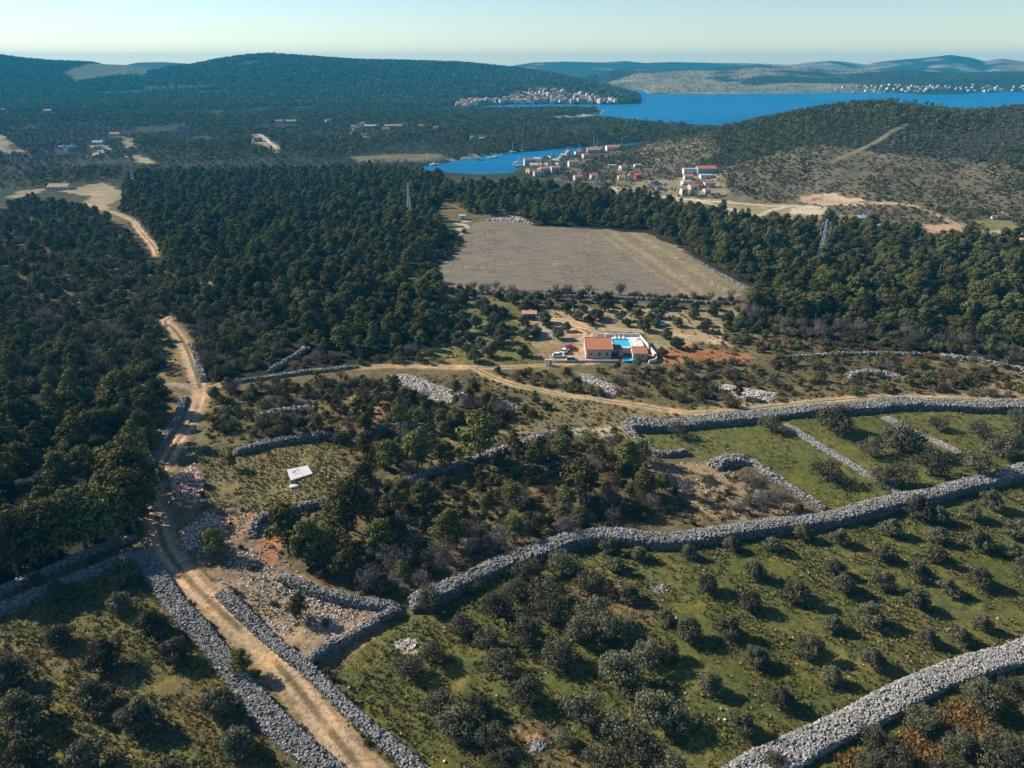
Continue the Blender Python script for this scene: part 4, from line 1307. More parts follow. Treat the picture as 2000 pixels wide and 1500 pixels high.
OLD = [(839, 1165, 64), (1028, 1113, 64), (1098, 1099, 72), (926, 1134, 52), (1063, 1151, 88), (972, 1180, 74), (902, 1218, 70), (1028, 1225, 78), (1164, 1190, 90), (1190, 1222, 80),
       (1130, 1226, 74), (846, 1272, 66), (800, 1300, 66), (975, 1288, 94), (1087, 1274, 76), (1028, 1347, 80), (1212, 1305, 106), (1266, 1270, 84), (1133, 1384, 92), (858, 1375, 80),
       (893, 1405, 88), (958, 1435, 80), (1280, 1380, 106), (1206, 1410, 100), (1245, 1450, 108), (1318, 1405, 74), (982, 1482, 80), (1180, 1490, 92), (1300, 1490, 80), (935, 1375, 60),
       (1010, 1150, 60), (1150, 1135, 64), (1075, 1195, 66), (950, 1245, 60), (1230, 1340, 80), (1100, 1440, 50)]
TERR = [(1322, 838, 44), (1506, 827, 50), (1630, 823, 66), (1612, 916, 72), (1699, 872, 56), (1758, 858, 74), (1755, 925, 74), (1818, 906, 74), (1909, 907, 76), (1828, 825, 46),
        (1909, 838, 52), (1960, 872, 66), (1985, 813, 50), (1985, 850, 46), (2050, 860, 60), (1720, 930, 50)]
CORNER = [(1909, 1351, 90), (1970, 1338, 64), (1797, 1402, 74), (1702, 1436, 74), (1867, 1445, 72), (1748, 1480, 80), (1948, 1462, 110), (1510, 1482, 46), (1690, 1485, 60), (2030, 1400, 90), (1850, 1500, 80)]

def place_olives(lst, kinds, ref, group, lab, drop=0.30, crown=1.0):
    """Each olive where its foot meets the ground under the crown seen in the photograph."""
    out = []
    for px, py, dd in lst:
        x, y = at_px(px, py + drop * dd)
        k = kinds[int(RNG.integers(0, len(kinds)))]
        s = dd * m_per_px(x, y, 2) / ref * crown * RNG.uniform(0.94, 1.06)
        out.append([x, y, s, k])
    return out

wall_long = WALL_LINES[1][0]
ENT = []
def along(x, y, P):
    d2 = (P[:, 0] - x) ** 2 + (P[:, 1] - y) ** 2
    return float(np.sqrt(d2.min())), int(d2.argmin())

def banded(lst, P, step, fmt, group, d0=0.0):
    rows = {}
    for e in lst:
        d, i = along(e[0], e[1], P)
        rows.setdefault(int((d - d0) / step), []).append((i, e))
    for r_i, k in enumerate(sorted(rows)):
        for c_i, (i, e) in enumerate(sorted(rows[k], key=lambda t_: t_[0])):
            PL['olive'].append((*e, fmt % (ORD[r_i], ORD[c_i]), group))

def ranked(lst, x, y, fmt, group):
    for i, e in enumerate(sorted(lst, key=lambda e: math.hypot(e[0] - x, e[1] - y))):
        PL['olive'].append((*e, fmt % ORD[min(i, len(ORD) - 1)], group))

banded(place_olives(YOUNG, OLIVE_YOUNG, 4.6, None, None), wall_long, 7.5,
       'young olive in right grove, %s row below the long wall, %s from left', 'young olives in the right grove', 2.0)
banded(place_olives(LEFT_OLIVES, OLIVE_YOUNG, 4.75, None, None, 0.22), WALL_LINES[8][0], 7.5,
       'dark olive in left grove, %s row from roadside wall, %s from far end', 'olives in the left grove', 1.0)
cx_, cy_ = at_px(782, 1182)
ranked(place_olives(OLD, OLIVE_BIG + OLIVE_OPEN[:1], 6.9, None, None), cx_, cy_, 'spreading old olive in the crowded grove, %s nearest the walled corner', 'old olives in the crowded grove')
cx_, cy_ = at_px(1240, 860)
ranked(place_olives(TERR, OLIVE_OPEN + OLIVE_BIG[:2], 5.8, None, None), cx_, cy_, 'open gnarled olive on the grassy terraces, %s from their left wall corner', 'olives on the terraces')
cx_, cy_ = at_px(2000, 1290)
ranked(place_olives(CORNER, OLIVE_BIG, 6.9, None, None), cx_, cy_, 'olive in the bracken beyond the broad corner wall, %s from its upper end', 'olives beyond the corner wall')

def fill(px, spacing, jitter=0.5, seed=0, poly=None):
    """A loose, uneven stand of points over a piece of ground."""
    P = poly if poly is not None else wpoly(px)
    p = np.array(P)
    x0, y0 = p.min(0)
    x1, y1 = p.max(0)
    xs, ys = np.arange(x0, x1, spacing), np.arange(y0, y1, spacing * 0.9)
    X, Y = np.meshgrid(xs, ys)
    X = X + (np.arange(len(ys)) % 2)[:, None] * spacing * 0.5
    X = X.ravel() + RNG.uniform(-jitter, jitter, X.size) * spacing
    Y = Y.ravel() + RNG.uniform(-jitter, jitter, Y.size) * spacing
    m = inpoly(X, Y, P)
    return X[m], Y[m]

def clear_of(X, Y, road=0.8, wall=0.6):
    m = road_clear(X, Y) > road
    for P in HEAPS:
        m &= ~inpoly(X, Y, P)
    for P, wd in WALL_LINES:
        p = P[::3]
        b = (X > p[:, 0].min() - 8) & (X < p[:, 0].max() + 8) & (Y > p[:, 1].min() - 8) & (Y < p[:, 1].max() + 8)
        if b.any():
            d = segdist(X[b], Y[b], [tuple(q) for q in p]) - wd / 2
            bb = np.where(b)[0]
            m[bb[d < wall]] = False
    return m

# small olives on the plots around the pool house
HOUSE_KEEP = wpoly([(1060, 640), (1150, 645), (1300, 640), (1300, 715), (1060, 718), (1035, 680)])
X, Y = fill([(870, 578), (1000, 578), (1200, 585), (1430, 598), (1440, 640), (1330, 690), (1300, 700), (1285, 640), (1150, 640), (1050, 690), (1035, 712), (880, 706), (850, 680)], 8.6, 0.32)
m_ = clear_of(X, Y, 1.5) & ~inpoly(X, Y, HOUSE_KEEP)
hx, hy = at_px(1190, 690)
cand = [[x, y, RNG.uniform(0.8, 1.25), OLIVE_YOUNG[int(RNG.integers(0, 4))]] for x, y in zip(X[m_], Y[m_])]
left_part = [e for e in cand if project(e[0], e[1], 0)[0] < 1040]
right_part = [e for e in cand if project(e[0], e[1], 0)[0] >= 1040]
for e in left_part:
    e[2] *= 1.25
    PL['olive'].append((*e, 'olive in the dense left house plot', 'olives left of the pool house'))
for e in right_part:
    PL['olive'].append((*e, 'small olive behind the pool house', 'olives behind the pool house'))
for px, py, dd in [(1090, 655, 30), (1046, 650, 26), (1105, 640, 24), (1258, 640, 34), (1300, 655, 26), (1292, 690, 26), (1150, 628, 26), (1170, 615, 24), (1065, 625, 30), (1270, 625, 30)]:
    x, y = at_px(px, py + 6)
    PL['olive'].append((x, y, dd * m_per_px(x, y) / 4.6, OLIVE_YOUNG[int(RNG.integers(0, 4))], 'olive beside the sandy house drive', 'olives by the sandy drive'))

# single pines and pairs in the middle scrub, as seen
for px, foot, hpx, lab in [
        (937, 905, 105, 'tall umbrella-shaped pine with bare trunks beside the crossing wall'), (825, 1005, 72, 'round-headed pine with a bare stem in the middle scrub'),
        (1133, 985, 90, 'dense dark pine standing alone in the middle scrub'), (877, 1065, 80, 'broad dark pine among bare grey trees'),
        (744, 1085, 70, 'light green young pine at the edge of the bare trees'), (690, 1035, 105, 'tall pine above the crooked wall, right of the clearing'),
        (565, 1080, 100, 'broad leaning pine at the near corner of the clearing'), (600, 1105, 92, 'dark pine just in front of the leaning corner pine'),
        (660, 1060, 88, 'pine between the crooked wall and the dark thicket'), (640, 1090, 70, 'low dark pine in the thicket below the clearing'),
        (815, 915, 80, 'pine just above the half hidden wall'), (715, 965, 72, 'bushy green pine at the right edge of the clearing'),
        (1224, 925, 70, 'bushy pine left of the bare dry slope'), (1105, 1000, 50, 'slender young pine beside the lone dark pine'),
        (845, 990, 46, 'slim pine in the gap of the middle scrub'), (870, 915, 55, 'pine leaning over the half hidden wall'),
        (760, 915, 60, 'bushy pine above the dry grass'), (700, 830, 60, 'round pine in the bushes above the clearing'), (620, 850, 52, 'dark pine behind the wall of the clearing'),
        (560, 850, 46, 'low pine behind the wall left of the clearing'), (925, 780, 46, 'dark pine below the track fork'), (890, 775, 36, 'small pine beside the long stone heap'),
        (860, 838, 44, 'pine in the middle of the bushy slope'), (780, 830, 46, 'pine beside the short pale wall'), (455, 915, 34, 'small round pine at the edge of the clearing'),
        (425, 1085, 60, 'bushy dark pine on the stony plot'), (587, 1205, 50, 'small bushy pine inside the walled stony plot'), (1250, 905, 50, 'dark pine at the left of the dry slope'),
        (40, 1128, 120, 'tall dark pine behind the shaded walls, second from the left edge'), (-30, 1148, 120, 'tall dark pine behind the shaded walls, at the left edge'), (110, 1092, 122, 'tall dark pine behind the shaded walls, third from the left edge'),
        (170, 1070, 118, 'tall dark pine behind the shaded walls, fourth from the left edge'), (75, 1106, 105, 'lower dark pine behind the shaded walls, between the second and third tall ones'), (262, 1040, 125, 'tall dark pine by the road at the near end of the left wood'), (264, 1000, 130, 'tall dark pine over the road, second from the near end of the left wood'),
        (258, 968, 125, 'tall dark pine over the road, third from the near end of the left wood'), (225, 1058, 110, 'dark pine above the junction of the two shaded walls'), (470, 1315, 46, 'round evergreen bush on the roadside wall'), (1205, 725, 24, 'slim cypress in front of the pool house'), (1245, 718, 26, 'slim pine in front of the small tiled house')]:
    x, y = at_px(px, foot)
    k = PINES[int(RNG.integers(0, 6))]
    z_ = float(ground(x, y))
    H_ = hpx * m_per_px(x, y, z_) / math.cos(math.atan2(HC - z_, y)) * 0.93
    PL['pine'].append((x, y, max(0.25, H_ / 9.0), k, lab, None))

ZONES = [
    # polygon, spacing, {kind: share}, pine scale, shrub scale, label stub
    ([(-260, 840), (0, 800), (100, 792), (220, 778), (340, 775), (348, 800), (318, 860), (278, 915), (258, 985), (258, 1035), (190, 1065), (110, 1098), (0, 1135), (-260, 1200)],
     4.6, dict(pine=0.56, shrub=0.30, bare=0.14), (0.7, 1.3), (1.1, 1.7), 'left wood'),
    ([(-300, 720), (-300, 450), (0, 420), (60, 388), (170, 410), (200, 425), (250, 455), (288, 500), (296, 545), (330, 575), (392, 566), (320, 605), (300, 632), (318, 668), (340, 735), (250, 752), (0, 780), (-300, 810)],
     4.2, dict(pine=0.20, shrub=0.56, bare=0.24), (0.5, 0.95), (0.8, 1.8), 'bushy upper left wood'),
    ([(238, 412), (250, 352), (330, 340), (450, 345), (600, 338), (760, 335), (860, 350), (885, 385), (840, 420), (880, 470), (835, 512), (782, 540), (850, 550), (868, 585), (858, 640), (830, 690), (740, 702), (610, 702), (575, 690),
      (610, 640), (520, 640), (430, 605), (410, 555), (392, 535), (345, 528), (318, 500), (300, 460), (272, 430)],
     5.0, dict(pine=0.62, shrub=0.31, bare=0.07), (0.55, 1.2), (0.9, 2.0), 'pine wood left of field'),
    ([(335, 640), (350, 615), (430, 606), (520, 645), (600, 650), (565, 690), (515, 722), (430, 742), (402, 738), (372, 672)],
     3.9, dict(pine=0.12, shrub=0.70, bare=0.18), (0.5, 0.8), (0.9, 1.6), 'thicket above the junction'),
    ([(1478, 590), (1472, 562), (1355, 494), (1268, 450), (1050, 438), (1010, 422), (915, 418), (886, 396), (866, 376), (900, 369), (1000, 366), (1100, 371), (1175, 381), (1300, 400), (1380, 420), (1480, 438), (1560, 440), (1640, 442), (1720, 452),
      (1800, 472), (1900, 470), (2000, 480), (2300, 500), (2300, 715), (2000, 690), (1850, 672), (1700, 652), (1560, 632), (1450, 615)],
     5.2, dict(pine=0.66, shrub=0.28, bare=0.06), (0.55, 1.25), (0.9, 2.0), 'pine wood right of field'),
    ([(1440, 620), (1560, 645), (1850, 684), (2200, 715), (2200, 738), (1900, 705), (1700, 690), (1480, 695), (1380, 660)],
     4.2, dict(pine=0.05, shrub=0.7, dry=0.15, bare=0.10), (0.4, 0.7), (0.6, 1.3), 'scrub below the right pines'),
    ([(1085, 728), (1300, 718), (1450, 700), (1700, 696), (2200, 740), (2200, 772), (1750, 776), (1560, 788), (1400, 797), (1350, 797), (1100, 763)],
     3.3, dict(pine=0.04, shrub=0.72, dry=0.20, bare=0.04), (0.35, 0.6), (0.45, 1.15), 'scrub strip above terraces'),
    ([(940, 730), (1080, 725), (1090, 755), (1060, 757), (1000, 744)], 3.0, dict(shrub=0.9, dry=0.1), (0.4, 0.6), (0.6, 1.1), 'scrub between lane and track'),
    ([(1440, 606), (1560, 630), (1700, 650), (1850, 670), (2200, 712), (2200, 736), (1850, 690), (1560, 660), (1440, 645)], 3.1, dict(shrub=0.72, bare=0.22, pine=0.06), (0.5, 0.8), (0.8, 1.5), 'edge of the right pines'),
    ([(575, 690), (610, 700), (740, 700), (850, 690), (865, 712), (760, 714), (640, 718), (560, 728)], 3.1, dict(shrub=0.8, bare=0.12, pine=0.08), (0.5, 0.8), (0.6, 1.2), 'edge of the left pines'),
    ([(300, 520), (345, 530), (392, 536), (415, 558), (432, 606), (350, 618), (330, 632), (300, 612), (330, 580), (300, 550)], 3.6, dict(pine=0.3, shrub=0.6, bare=0.1), (0.5, 0.9), (0.9, 1.6), 'gap of the upper road'),
    ([(352, 655), (372, 668), (396, 745), (440, 745), (400, 680)], 3.4, dict(shrub=0.85, bare=0.15), (0.5, 0.9), (0.6, 1.2), 'verge above the junction'),
    ([(430, 762), (560, 747), (760, 737), (760, 760), (860, 790), (960, 770), (1050, 785), (1100, 800), (960, 845), (860, 870), (760, 920), (690, 920), (650, 868), (560, 866), (460, 870), (405, 840), (395, 795)],
     3.3, dict(pine=0.08, shrub=0.71, dry=0.14, bare=0.07), (0.35, 0.7), (0.5, 1.25), 'bushy slope above the clearing'),
    ([(700, 960), (780, 930), (960, 880), (1100, 850), (1220, 850), (1250, 890), (1300, 950), (1260, 1000), (1100, 1020), (900, 1060), (740, 1080), (690, 1000)],
     3.45, dict(pine=0.13, shrub=0.65, dry=0.14, bare=0.08), (0.4, 0.8), (0.5, 1.25), 'middle scrub'),
    ([(545, 1090), (620, 1075), (760, 1080), (900, 1050), (1060, 1020), (1160, 985), (1200, 1000), (1160, 1036), (1040, 1068), (940, 1100), (860, 1142), (790, 1168), (700, 1160), (610, 1128)],
     3.3, dict(bare=0.55, shrub=0.32, pine=0.13), (0.5, 0.85), (0.8, 1.4), 'thicket behind long wall'),
    ([(1160, 1000), (1300, 950), (1420, 915), (1500, 962), (1590, 1003), (1400, 1028), (1200, 1038)], 3.4, dict(dry=0.55, shrub=0.25, bare=0.20), (0.3, 0.5), (0.45, 1.0), 'dry slope above long wall'),
    ([(400, 1010), (500, 990), (540, 1080), (600, 1130), (760, 1190), (620, 1290), (480, 1190), (350, 1060)], 8.0, dict(shrub=0.6, dry=0.4), (0.3, 0.5), (0.25, 0.6), 'stony roadside plot'),
    ([(400, 880), (640, 850), (690, 920), (560, 1000), (430, 1010)], 11.0, dict(shrub=0.5, dry=0.5), (0.3, 0.5), (0.2, 0.4), 'clearing'),
    ([(325, 905), (395, 880), (410, 960), (390, 1000), (330, 990)], 5.0, dict(shrub=0.6, dry=0.4), (0.3, 0.5), (0.3, 0.7), 'road bend verge'),
    ([(830, 512), (880, 470), (905, 440), (912, 452), (896, 490), (845, 530)], 4.0, dict(shrub=0.8, dry=0.2), (0.3, 0.5), (0.7, 1.3), 'hedge left of field'),
    ([(865, 562), (1000, 568), (1200, 576), (1440, 586), (1440, 597), (1200, 586), (1000, 580), (868, 574)], 3.0, dict(shrub=0.85, bare=0.15), (0.3, 0.5), (0.6, 1.1), 'hedge below the field'),
    ([(1290, 700), (1440, 660), (1480, 690), (1460, 702), (1300, 716)], 7.0, dict(shrub=1.0), (0.3, 0.5), (0.4, 0.9), 'red ground'),
    ([(10, 1080), (120, 1100), (250, 1050), (258, 1066), (130, 1125), (0, 1165)], 3.4, dict(shrub=0.8, bare=0.2), (0.3, 0.5), (0.5, 1.0), 'strip between shaded walls'),
]
VERGES = [(0, 0.9, 2.2)]
LANDMARKS = [(n_, *at_px(px_, py_)) for n_, px_, py_ in [
    ('the road junction', 395, 752), ('the upper road bend', 322, 630), ('the lower road bend', 300, 960), ('the two shaded walls', 150, 1110), ('the overgrown lane', 260, 757),
    ('the white slab', 585, 925), ('the crooked wall', 510, 1010), ('the walled corner', 782, 1182), ('the crossing wall', 1000, 870), ('the half hidden wall', 850, 918),
    ('the short pale wall', 785, 830), ('the long stone heap', 840, 762), ('the track fork', 940, 722), ('the terrace corner', 1230, 840), ('the thick wall heap', 1425, 900),
    ('the double wall', 1750, 785), ('the pool house gate', 1072, 712), ('the curved low wall', 1710, 730), ('the thin scrub wall', 1640, 692), ('the pale right wall', 1920, 705),
    ('the near field corner', 850, 560), ('the far field corner', 920, 435), ('the right field corner', 1455, 570), ('the back field corner', 1262, 455), ('the tall pylon', 800, 425),
    ('the right pylon', 1603, 495), ('the bare far field', 200, 385), ('the red ground', 1400, 698), ('the stony plot', 560, 1160), ('the climbing dark wall', 560, 705),
    ('the clearing wall', 560, 858), ('the bushy stone heap', 550, 802), ('the dry slope', 1420, 960), ('the long wall bend', 1110, 1056), ('the small walled shed', 875, 440),
    ('the field bend', 262, 433), ('the road gap', 350, 542), ('the mossy wall', 290, 905), ('the pink stone heap', 365, 960), ('the green plot', 960, 650)]]
KIND_N = dict(pine='dark pine', shrub='green shrub', dry='dry shrub', bare='bare tree')
for px, sp, shares, psc, ssc, stub in ZONES:
    X, Y = fill(px, sp)
    pn = 0.55 + 0.9 * fbm(X, Y, 22, 101, 2)
    keep = RNG.uniform(0, 1, len(X)) < np.clip(pn * (1.0 if sp < 5.5 and ('wood' in stub or 'thicket' in stub) else 0.92), 0, 1)
    keep &= clear_of(X, Y, 0.9 if 'pine wood' not in stub else 1.6, 0.3) & ~inpoly(X, Y, HOUSE_KEEP)
    ks, ps = list(shares), np.array(list(shares.values()))
    for x, y in zip(X[keep], Y[keep]):
        k = ks[int(RNG.choice(len(ks), p=ps / ps.sum()))]
        lab = '%s in the %s' % (KIND_N[k], stub)
        if k == 'pine':
            PL['pine'].append((x, y, RNG.uniform(*psc), PINES[int(RNG.choice(12, p=[0.10] * 6 + [0.06] * 3 + [0.07, 0.08, 0.07]))], lab, 'pines, ' + stub))
        elif k == 'bare':
            PL['bare'].append((x, y, RNG.uniform(0.7, 1.2), BARES[int(RNG.integers(0, 4))], lab, 'bare trees, ' + stub))
        elif k == 'dry':
            PL['shrub'].append((x, y, RNG.uniform(*ssc), DRYS[int(RNG.integers(0, 3))], lab, 'dry shrubs, ' + stub))
        else:
            PL['shrub'].append((x, y, RNG.uniform(*ssc), SHRUBS[int(RNG.integers(0, 6))], lab, 'shrubs, ' + stub))
# low growth along the lower road and its walls
for li, (a_, b_), pr_ in ((8, (1.9, 3.2), .72), (9, (-2.6, -1.2), .72), (9, (-2.2, -0.9), .6), (9, (1.0, 2.2), .72), (1, (2.0, 3.2), .6), (9, (-0.8, 0.8), .22), (8, (-1.9, 1.9), .16)):
    P, wd = WALL_LINES[li]
    d = np.gradient(P, axis=0)
    d /= np.linalg.norm(d, axis=1)[:, None]
    for i in range(0, len(P), 2):
        if RNG.uniform() < pr_:
            of = RNG.uniform(a_, b_)
            x, y = P[i] + np.array([-d[i, 1], d[i, 0]]) * of
            if road_clear(np.array([x]), np.array([y]))[0] > 0.35:
                PL['shrub'].append((x, y, RNG.uniform(0.22, 0.5), (SHRUBS + DRYS[:1])[int(RNG.integers(0, 7))], 'low shrub in the roadside wall verge' if li != 1 else 'low shrub in the long wall foot',
                                    'shrubs along the roadside walls' if li != 1 else 'shrubs along the long wall'))

PLACED = {}
for kind, lst in PL.items():
    for i, e in enumerate(lst):
        if e[5] is None or ' in the ' not in e[4] and 'beside' not in e[4] and 'behind' not in e[4] and 'low shrub' not in e[4] or 'row' in e[4] or 'nearest' in e[4] or 'from its' in e[4] or 'from their' in e[4]:
            continue
        ds = [math.hypot(e[0] - lx, e[1] - ly) for n_, lx, ly in LANDMARKS]
        j = int(np.argmin(ds))
        PLACED.setdefault((e[4], j), []).append((ds[j], kind, i))
for (lab, j), es in PLACED.items():
    for r_, (d_, kind, i) in enumerate(sorted(es)):
        e = list(PL[kind][i])
        e[4] = '%s, %s from %s' % (lab, ORD[r_], LANDMARKS[j][0]) if r_ < len(ORD) else '%s, well away from %s' % (lab, LANDMARKS[j][0])
        PL[kind][i] = tuple(e)
NAME = dict(olive='olive_tree', pine='pine_tree', shrub='shrub', bare='bare_tree')
CAT = dict(olive='olive tree', pine='pine tree', shrub='shrub', bare='bare tree')
REST = {}
JOINED = {}
for kind, lst in PL.items():
    sc_ = []
    for e in lst:
        px, py = project(e[0], e[1], 1.5)
        vis = (-60 < px < 2060) and (py < 1600)
        sc_.append((e[2] / math.hypot(e[0], e[1], HC) if vis else 0) + (1 if vis and e[5] is None else 0))
    order = np.argsort(-np.array(sc_))
    for rank, i in enumerate(order):
        x, y, s, k, lab, grp = lst[i]
        if rank < 298 and sc_[i] > 0:
            z = float(ground(x, y)) - 0.05
            rz = RNG.uniform(0, 6.283)
            if kind == 'shrub':
                o = tag(link('shrub', k, None, (x, y, z), rz, s), lab, 'shrub', grp)
            else:
                o = thing(NAME[kind], lab, CAT[kind], (x, y, z), rz, grp, s)
                link('trunk', k[0], o)
                link('crown', k[1], o)
        else:
            key = ('scrub' if kind == 'shrub' else 'woodland' if kind == 'pine' else 'bare_thicket' if kind == 'bare' else 'olive_grove')
            REST.setdefault(key, []).append((x, y, s, k))
for key, lst in REST.items():
    kinds, idx = [], {}
    for e in lst:
        kk = id(e[3]) if not isinstance(e[3], tuple) else id(e[3][1])
        if kk not in idx:
            idx[kk] = len(kinds)
            kinds.append(e[3] if not isinstance(e[3], tuple) else joined('tree', *e[3]))
    X, Y, S = (np.array([e[j] for e in lst], float) for j in (0, 1, 2))
    scatter(key, X, Y, ground(X, Y) - 0.05, S, kinds)

# ------------------------------------------------------------------ houses seen in the photograph: foot (column, row), width in pixels, storeys, walls, roof, turn, label
HOUSES = [
    # hamlet by the bay and on the slope above it
    (1196, 294, 24, 1.6, 'white', 'rooforange', 8, 'white house with orange hipped roof furthest along the bay shore'),
    (1159, 299, 26, 1.5, 'pink', 'rooforange', 5, 'long pink house with orange roof beside the bay'),
    (1176, 298, 11, 1.6, 'yellow', 'roof', 80, 'small yellow house squeezed between the two orange roofs by the bay'),
    (1120, 326, 20, 2.0, 'white', 'roofold', 10, 'tall white house with faded red roof in the bay hamlet'),
    (1144, 309, 13, 1.5, 'white', 'roofold', 20, 'small white house above the pink bay house'),
    (1217, 333, 14, 1.5, 'white', 'rooforange', 25, 'bright orange roofed house alone on the grassy slope'),
    (1196, 328, 16, 1.0, 'white', 'greyroof', 0, 'low white flat-roofed house left of the bright orange roof'),
    (1246, 327, 14, 1.0, 'white', 'greyroof', 5, 'low white flat-roofed house right of the bright orange roof'),
    (1102, 352, 9, 1.6, 'pink', 'darkroof', 75, 'narrow pink house with dark roof at the edge of the wood'),
    (1129, 352, 16, 1.3, 'beige', 'roofold', 15, 'tan house with faded roof near the wood edge'),
    (1160, 351, 13, 1.6, 'pink', 'roof', 10, 'reddish house left of the white tower house'),
    (1168, 361, 11, 2.0, 'white', 'darkroof', 80, 'tall white house above the lane at the wood edge'),
    (1231, 353, 11, 1.8, 'white', 'roofold', 80, 'white gabled house with a round attic window on the slope'),
    (1246, 350, 10, 1.5, 'red', 'roof', 10, 'red house beside the white gabled house'),
    (1214, 352, 13, 1.2, 'yellow', 'roofold', 5, 'yellow house left of the white gabled house'),
    (1279, 370, 20, 1.5, 'white', 'darkroof', 62, 'white gabled house with dark roof above the lane'),
    (1347, 340, 24, 1.8, 'white', 'greyroof', 0, 'large modern white house with flat roof at the top of the hamlet'),
    (1380, 339, 36, 1.7, 'bluewall', 'roof', 2, 'long blue fronted house at the top of the hamlet'),
    (1345, 352, 18, 1.4, 'beige', 'rooforange', 5, 'orange roofed house below the modern white house'),
    (1380, 348, 24, 1.0, 'white', 'greyroof', 2, 'low white flat-roofed block below the blue house'),
    (1341, 363, 18, 1.5, 'white', 'greyroof', 10, 'white house with a grey roof in the middle of the hamlet'),
    (1362, 366, 12, 1.6, 'beige', 'rooforange', 60, 'small orange roofed house right of the hamlet middle'),
    (1353, 371, 15, 1.3, 'pink', 'rooforange', 20, 'low orange roofed house above the hamlet lane'),
    (1385, 366, 21, 1.4, 'beige', 'roofold', 12, 'brownish stone house at the right of the hamlet'),
    (1356, 382, 13, 1.7, 'white', 'darkroof', 66, 'white gabled house lowest in the hamlet'),
    (1336, 382, 7, 1.8, 'white', 'roofold', 10, 'narrow pale house at the left bottom of the hamlet'),
    (1381, 379, 8, 1.2, 'pink', 'roofold', 10, 'tiny pink house right of the lowest white gable'),
    (1685, 434, 9, 1.1, 'bluewall', 'greyroof', 0, 'pale blue hut on the bare ground below the hill'),
    (1705, 433, 16, 0.8, 'white', 'greyroof', 4, 'long low white hut beside the pale blue hut'),
    (1955, 429, 24, 0.9, 'beige', 'roof', 5, 'red roofed bungalow by the grass plot at the right edge'),
    # houses scattered over the plain
    (113, 371, 38, 1.0, 'white', 'roofold', 3, 'long white farmhouse with faded red roof near the bare far field'),
    (122, 293, 14, 1.6, 'bluewall', 'greyroof', 30, 'pale blue house among trees at the far left'),
    (135, 295, 14, 1.9, 'bluewall', 'greyroof', 60, 'second pale blue house adjoining the first at the far left'),
    (224, 265, 17, 1.0, 'beige', 'roofold', 3, 'low house with pinkish roof on the left plain'),
    (190, 282, 20, 1.0, 'beige', 'greyroof', 2, 'flat pale shed above the dark house on the left plain'),
    (191, 292, 13, 1.2, 'greywall', 'darkroof', 5, 'dark house at the head of the pale yard'),
    (6, 217, 7, 1.5, 'white', 'roofold', 10, 'white house at the left edge among trees'),
    (92, 218, 15, 1.0, 'pink', 'roofold', 3, 'pink bungalow in the far left forest'),
    (545, 242, 14, 2.0, 'pink', 'roofold', 15, 'tall pinkish house on the central plain'),
    (568, 242, 19, 1.8, 'bluewall', 'roofold', 5, 'wide bluish house right of the tall pinkish house'),
    (640, 239, 9, 1.5, 'white', 'roofold', 30, 'small white house alone on the central plain'),
    (690, 251, 10, 1.6, 'white', 'roofold', 10, 'white house at the head of the gravel lane'),
    (705, 247, 13, 1.9, 'white', 'roofold', 70, 'white gabled house beside the gravel lane'),
    (722, 250, 22, 1.2, 'bluewall', 'greyroof', 4, 'long bluish barn on the plain'),
    (735, 249, 8, 1.7, 'pink', 'roofold', 80, 'small pink house at the end of the barn'),
    (768, 249, 34, 0.9, 'beige', 'roofold', 3, 'very long low hall with pinkish roof on the plain'),
    (753, 254, 14, 1.0, 'white', 'greyroof', 5, 'low white annex before the very long hall'),
    (822, 249, 10, 1.2, 'pink', 'rooforange', 10, 'reddish house on the plain right of the halls'),
    (852, 252, 9, 1.2, 'white', 'roofold', 20, 'pale house on the plain nearest the town bay'),
    (502, 277, 17, 1.3, 'bluewall', 'darkroof', 25, 'dark blue house in a clearing of the wood'),
    (922, 271, 5, 1.2, 'white', 'greyroof', 10, 'tiny white house in the wood above the bay'),
    (941, 273, 9, 1.1, 'white', 'greyroof', 20, 'white house in the wood above the bay'),
]
OLDTOWN = [(1030, 322), (1040, 327), (1036, 338), (1050, 319), (1058, 330), (1063, 338), (1068, 322), (1076, 314), (1086, 322), (1096, 319), (1049, 344), (1079, 333), (1091, 330), (1101, 312), (1110, 307), (1129, 304), (1139, 303), (1071, 329), (1044, 334), (1057, 340), (1084, 339), (1104, 322)]
HOUSE_XY = []
for px, py, wd, *_ in HOUSES:
    x, y = at_px(px, py)
    HOUSE_XY.append((x, y, wd * m_per_px(x, y)))
for px, py in OLDTOWN:
    HOUSE_XY.append((*at_px(px, py), 8.0))
BIGTOWN = [(985, 201), (985, 193), (1010, 183), (1060, 174.5), (1100, 178), (1150, 188), (1195, 196), (1218, 203), (1100, 203), (1060, 203)]
TAIL = [(885, 209), (900, 201), (935, 194), (985, 196), (985, 203), (940, 206), (905, 213)]
RTOWN = [(1618, 179), (1624, 173), (1680, 169), (1750, 166), (1800, 168.5), (1850, 170.5), (1900, 167), (1990, 168), (2060, 168), (2060, 178.5), (1900, 180), (1790, 182), (1700, 179.5)]
# the woods of the plain, the hills and the island: no one could count them
def house_clear(X, Y):
    r = np.ones(len(X), bool)
    for hx_, hy_, hw_ in HOUSE_XY:
        L = math.hypot(hx_, hy_)
        ux, uy = hx_ / L, hy_ / L
        a = (X - hx_) * ux + (Y - hy_) * uy
        p_ = np.abs((X - hx_) * uy - (Y - hy_) * ux)
        r &= ~((p_ < hw_ * 0.5 + 2.5) & (a > -0.055 * L) & (a < hw_ * 0.5 + 3))
    return r

def thin(X, Y, road=2.0):
    return road_clear(X, Y) > road

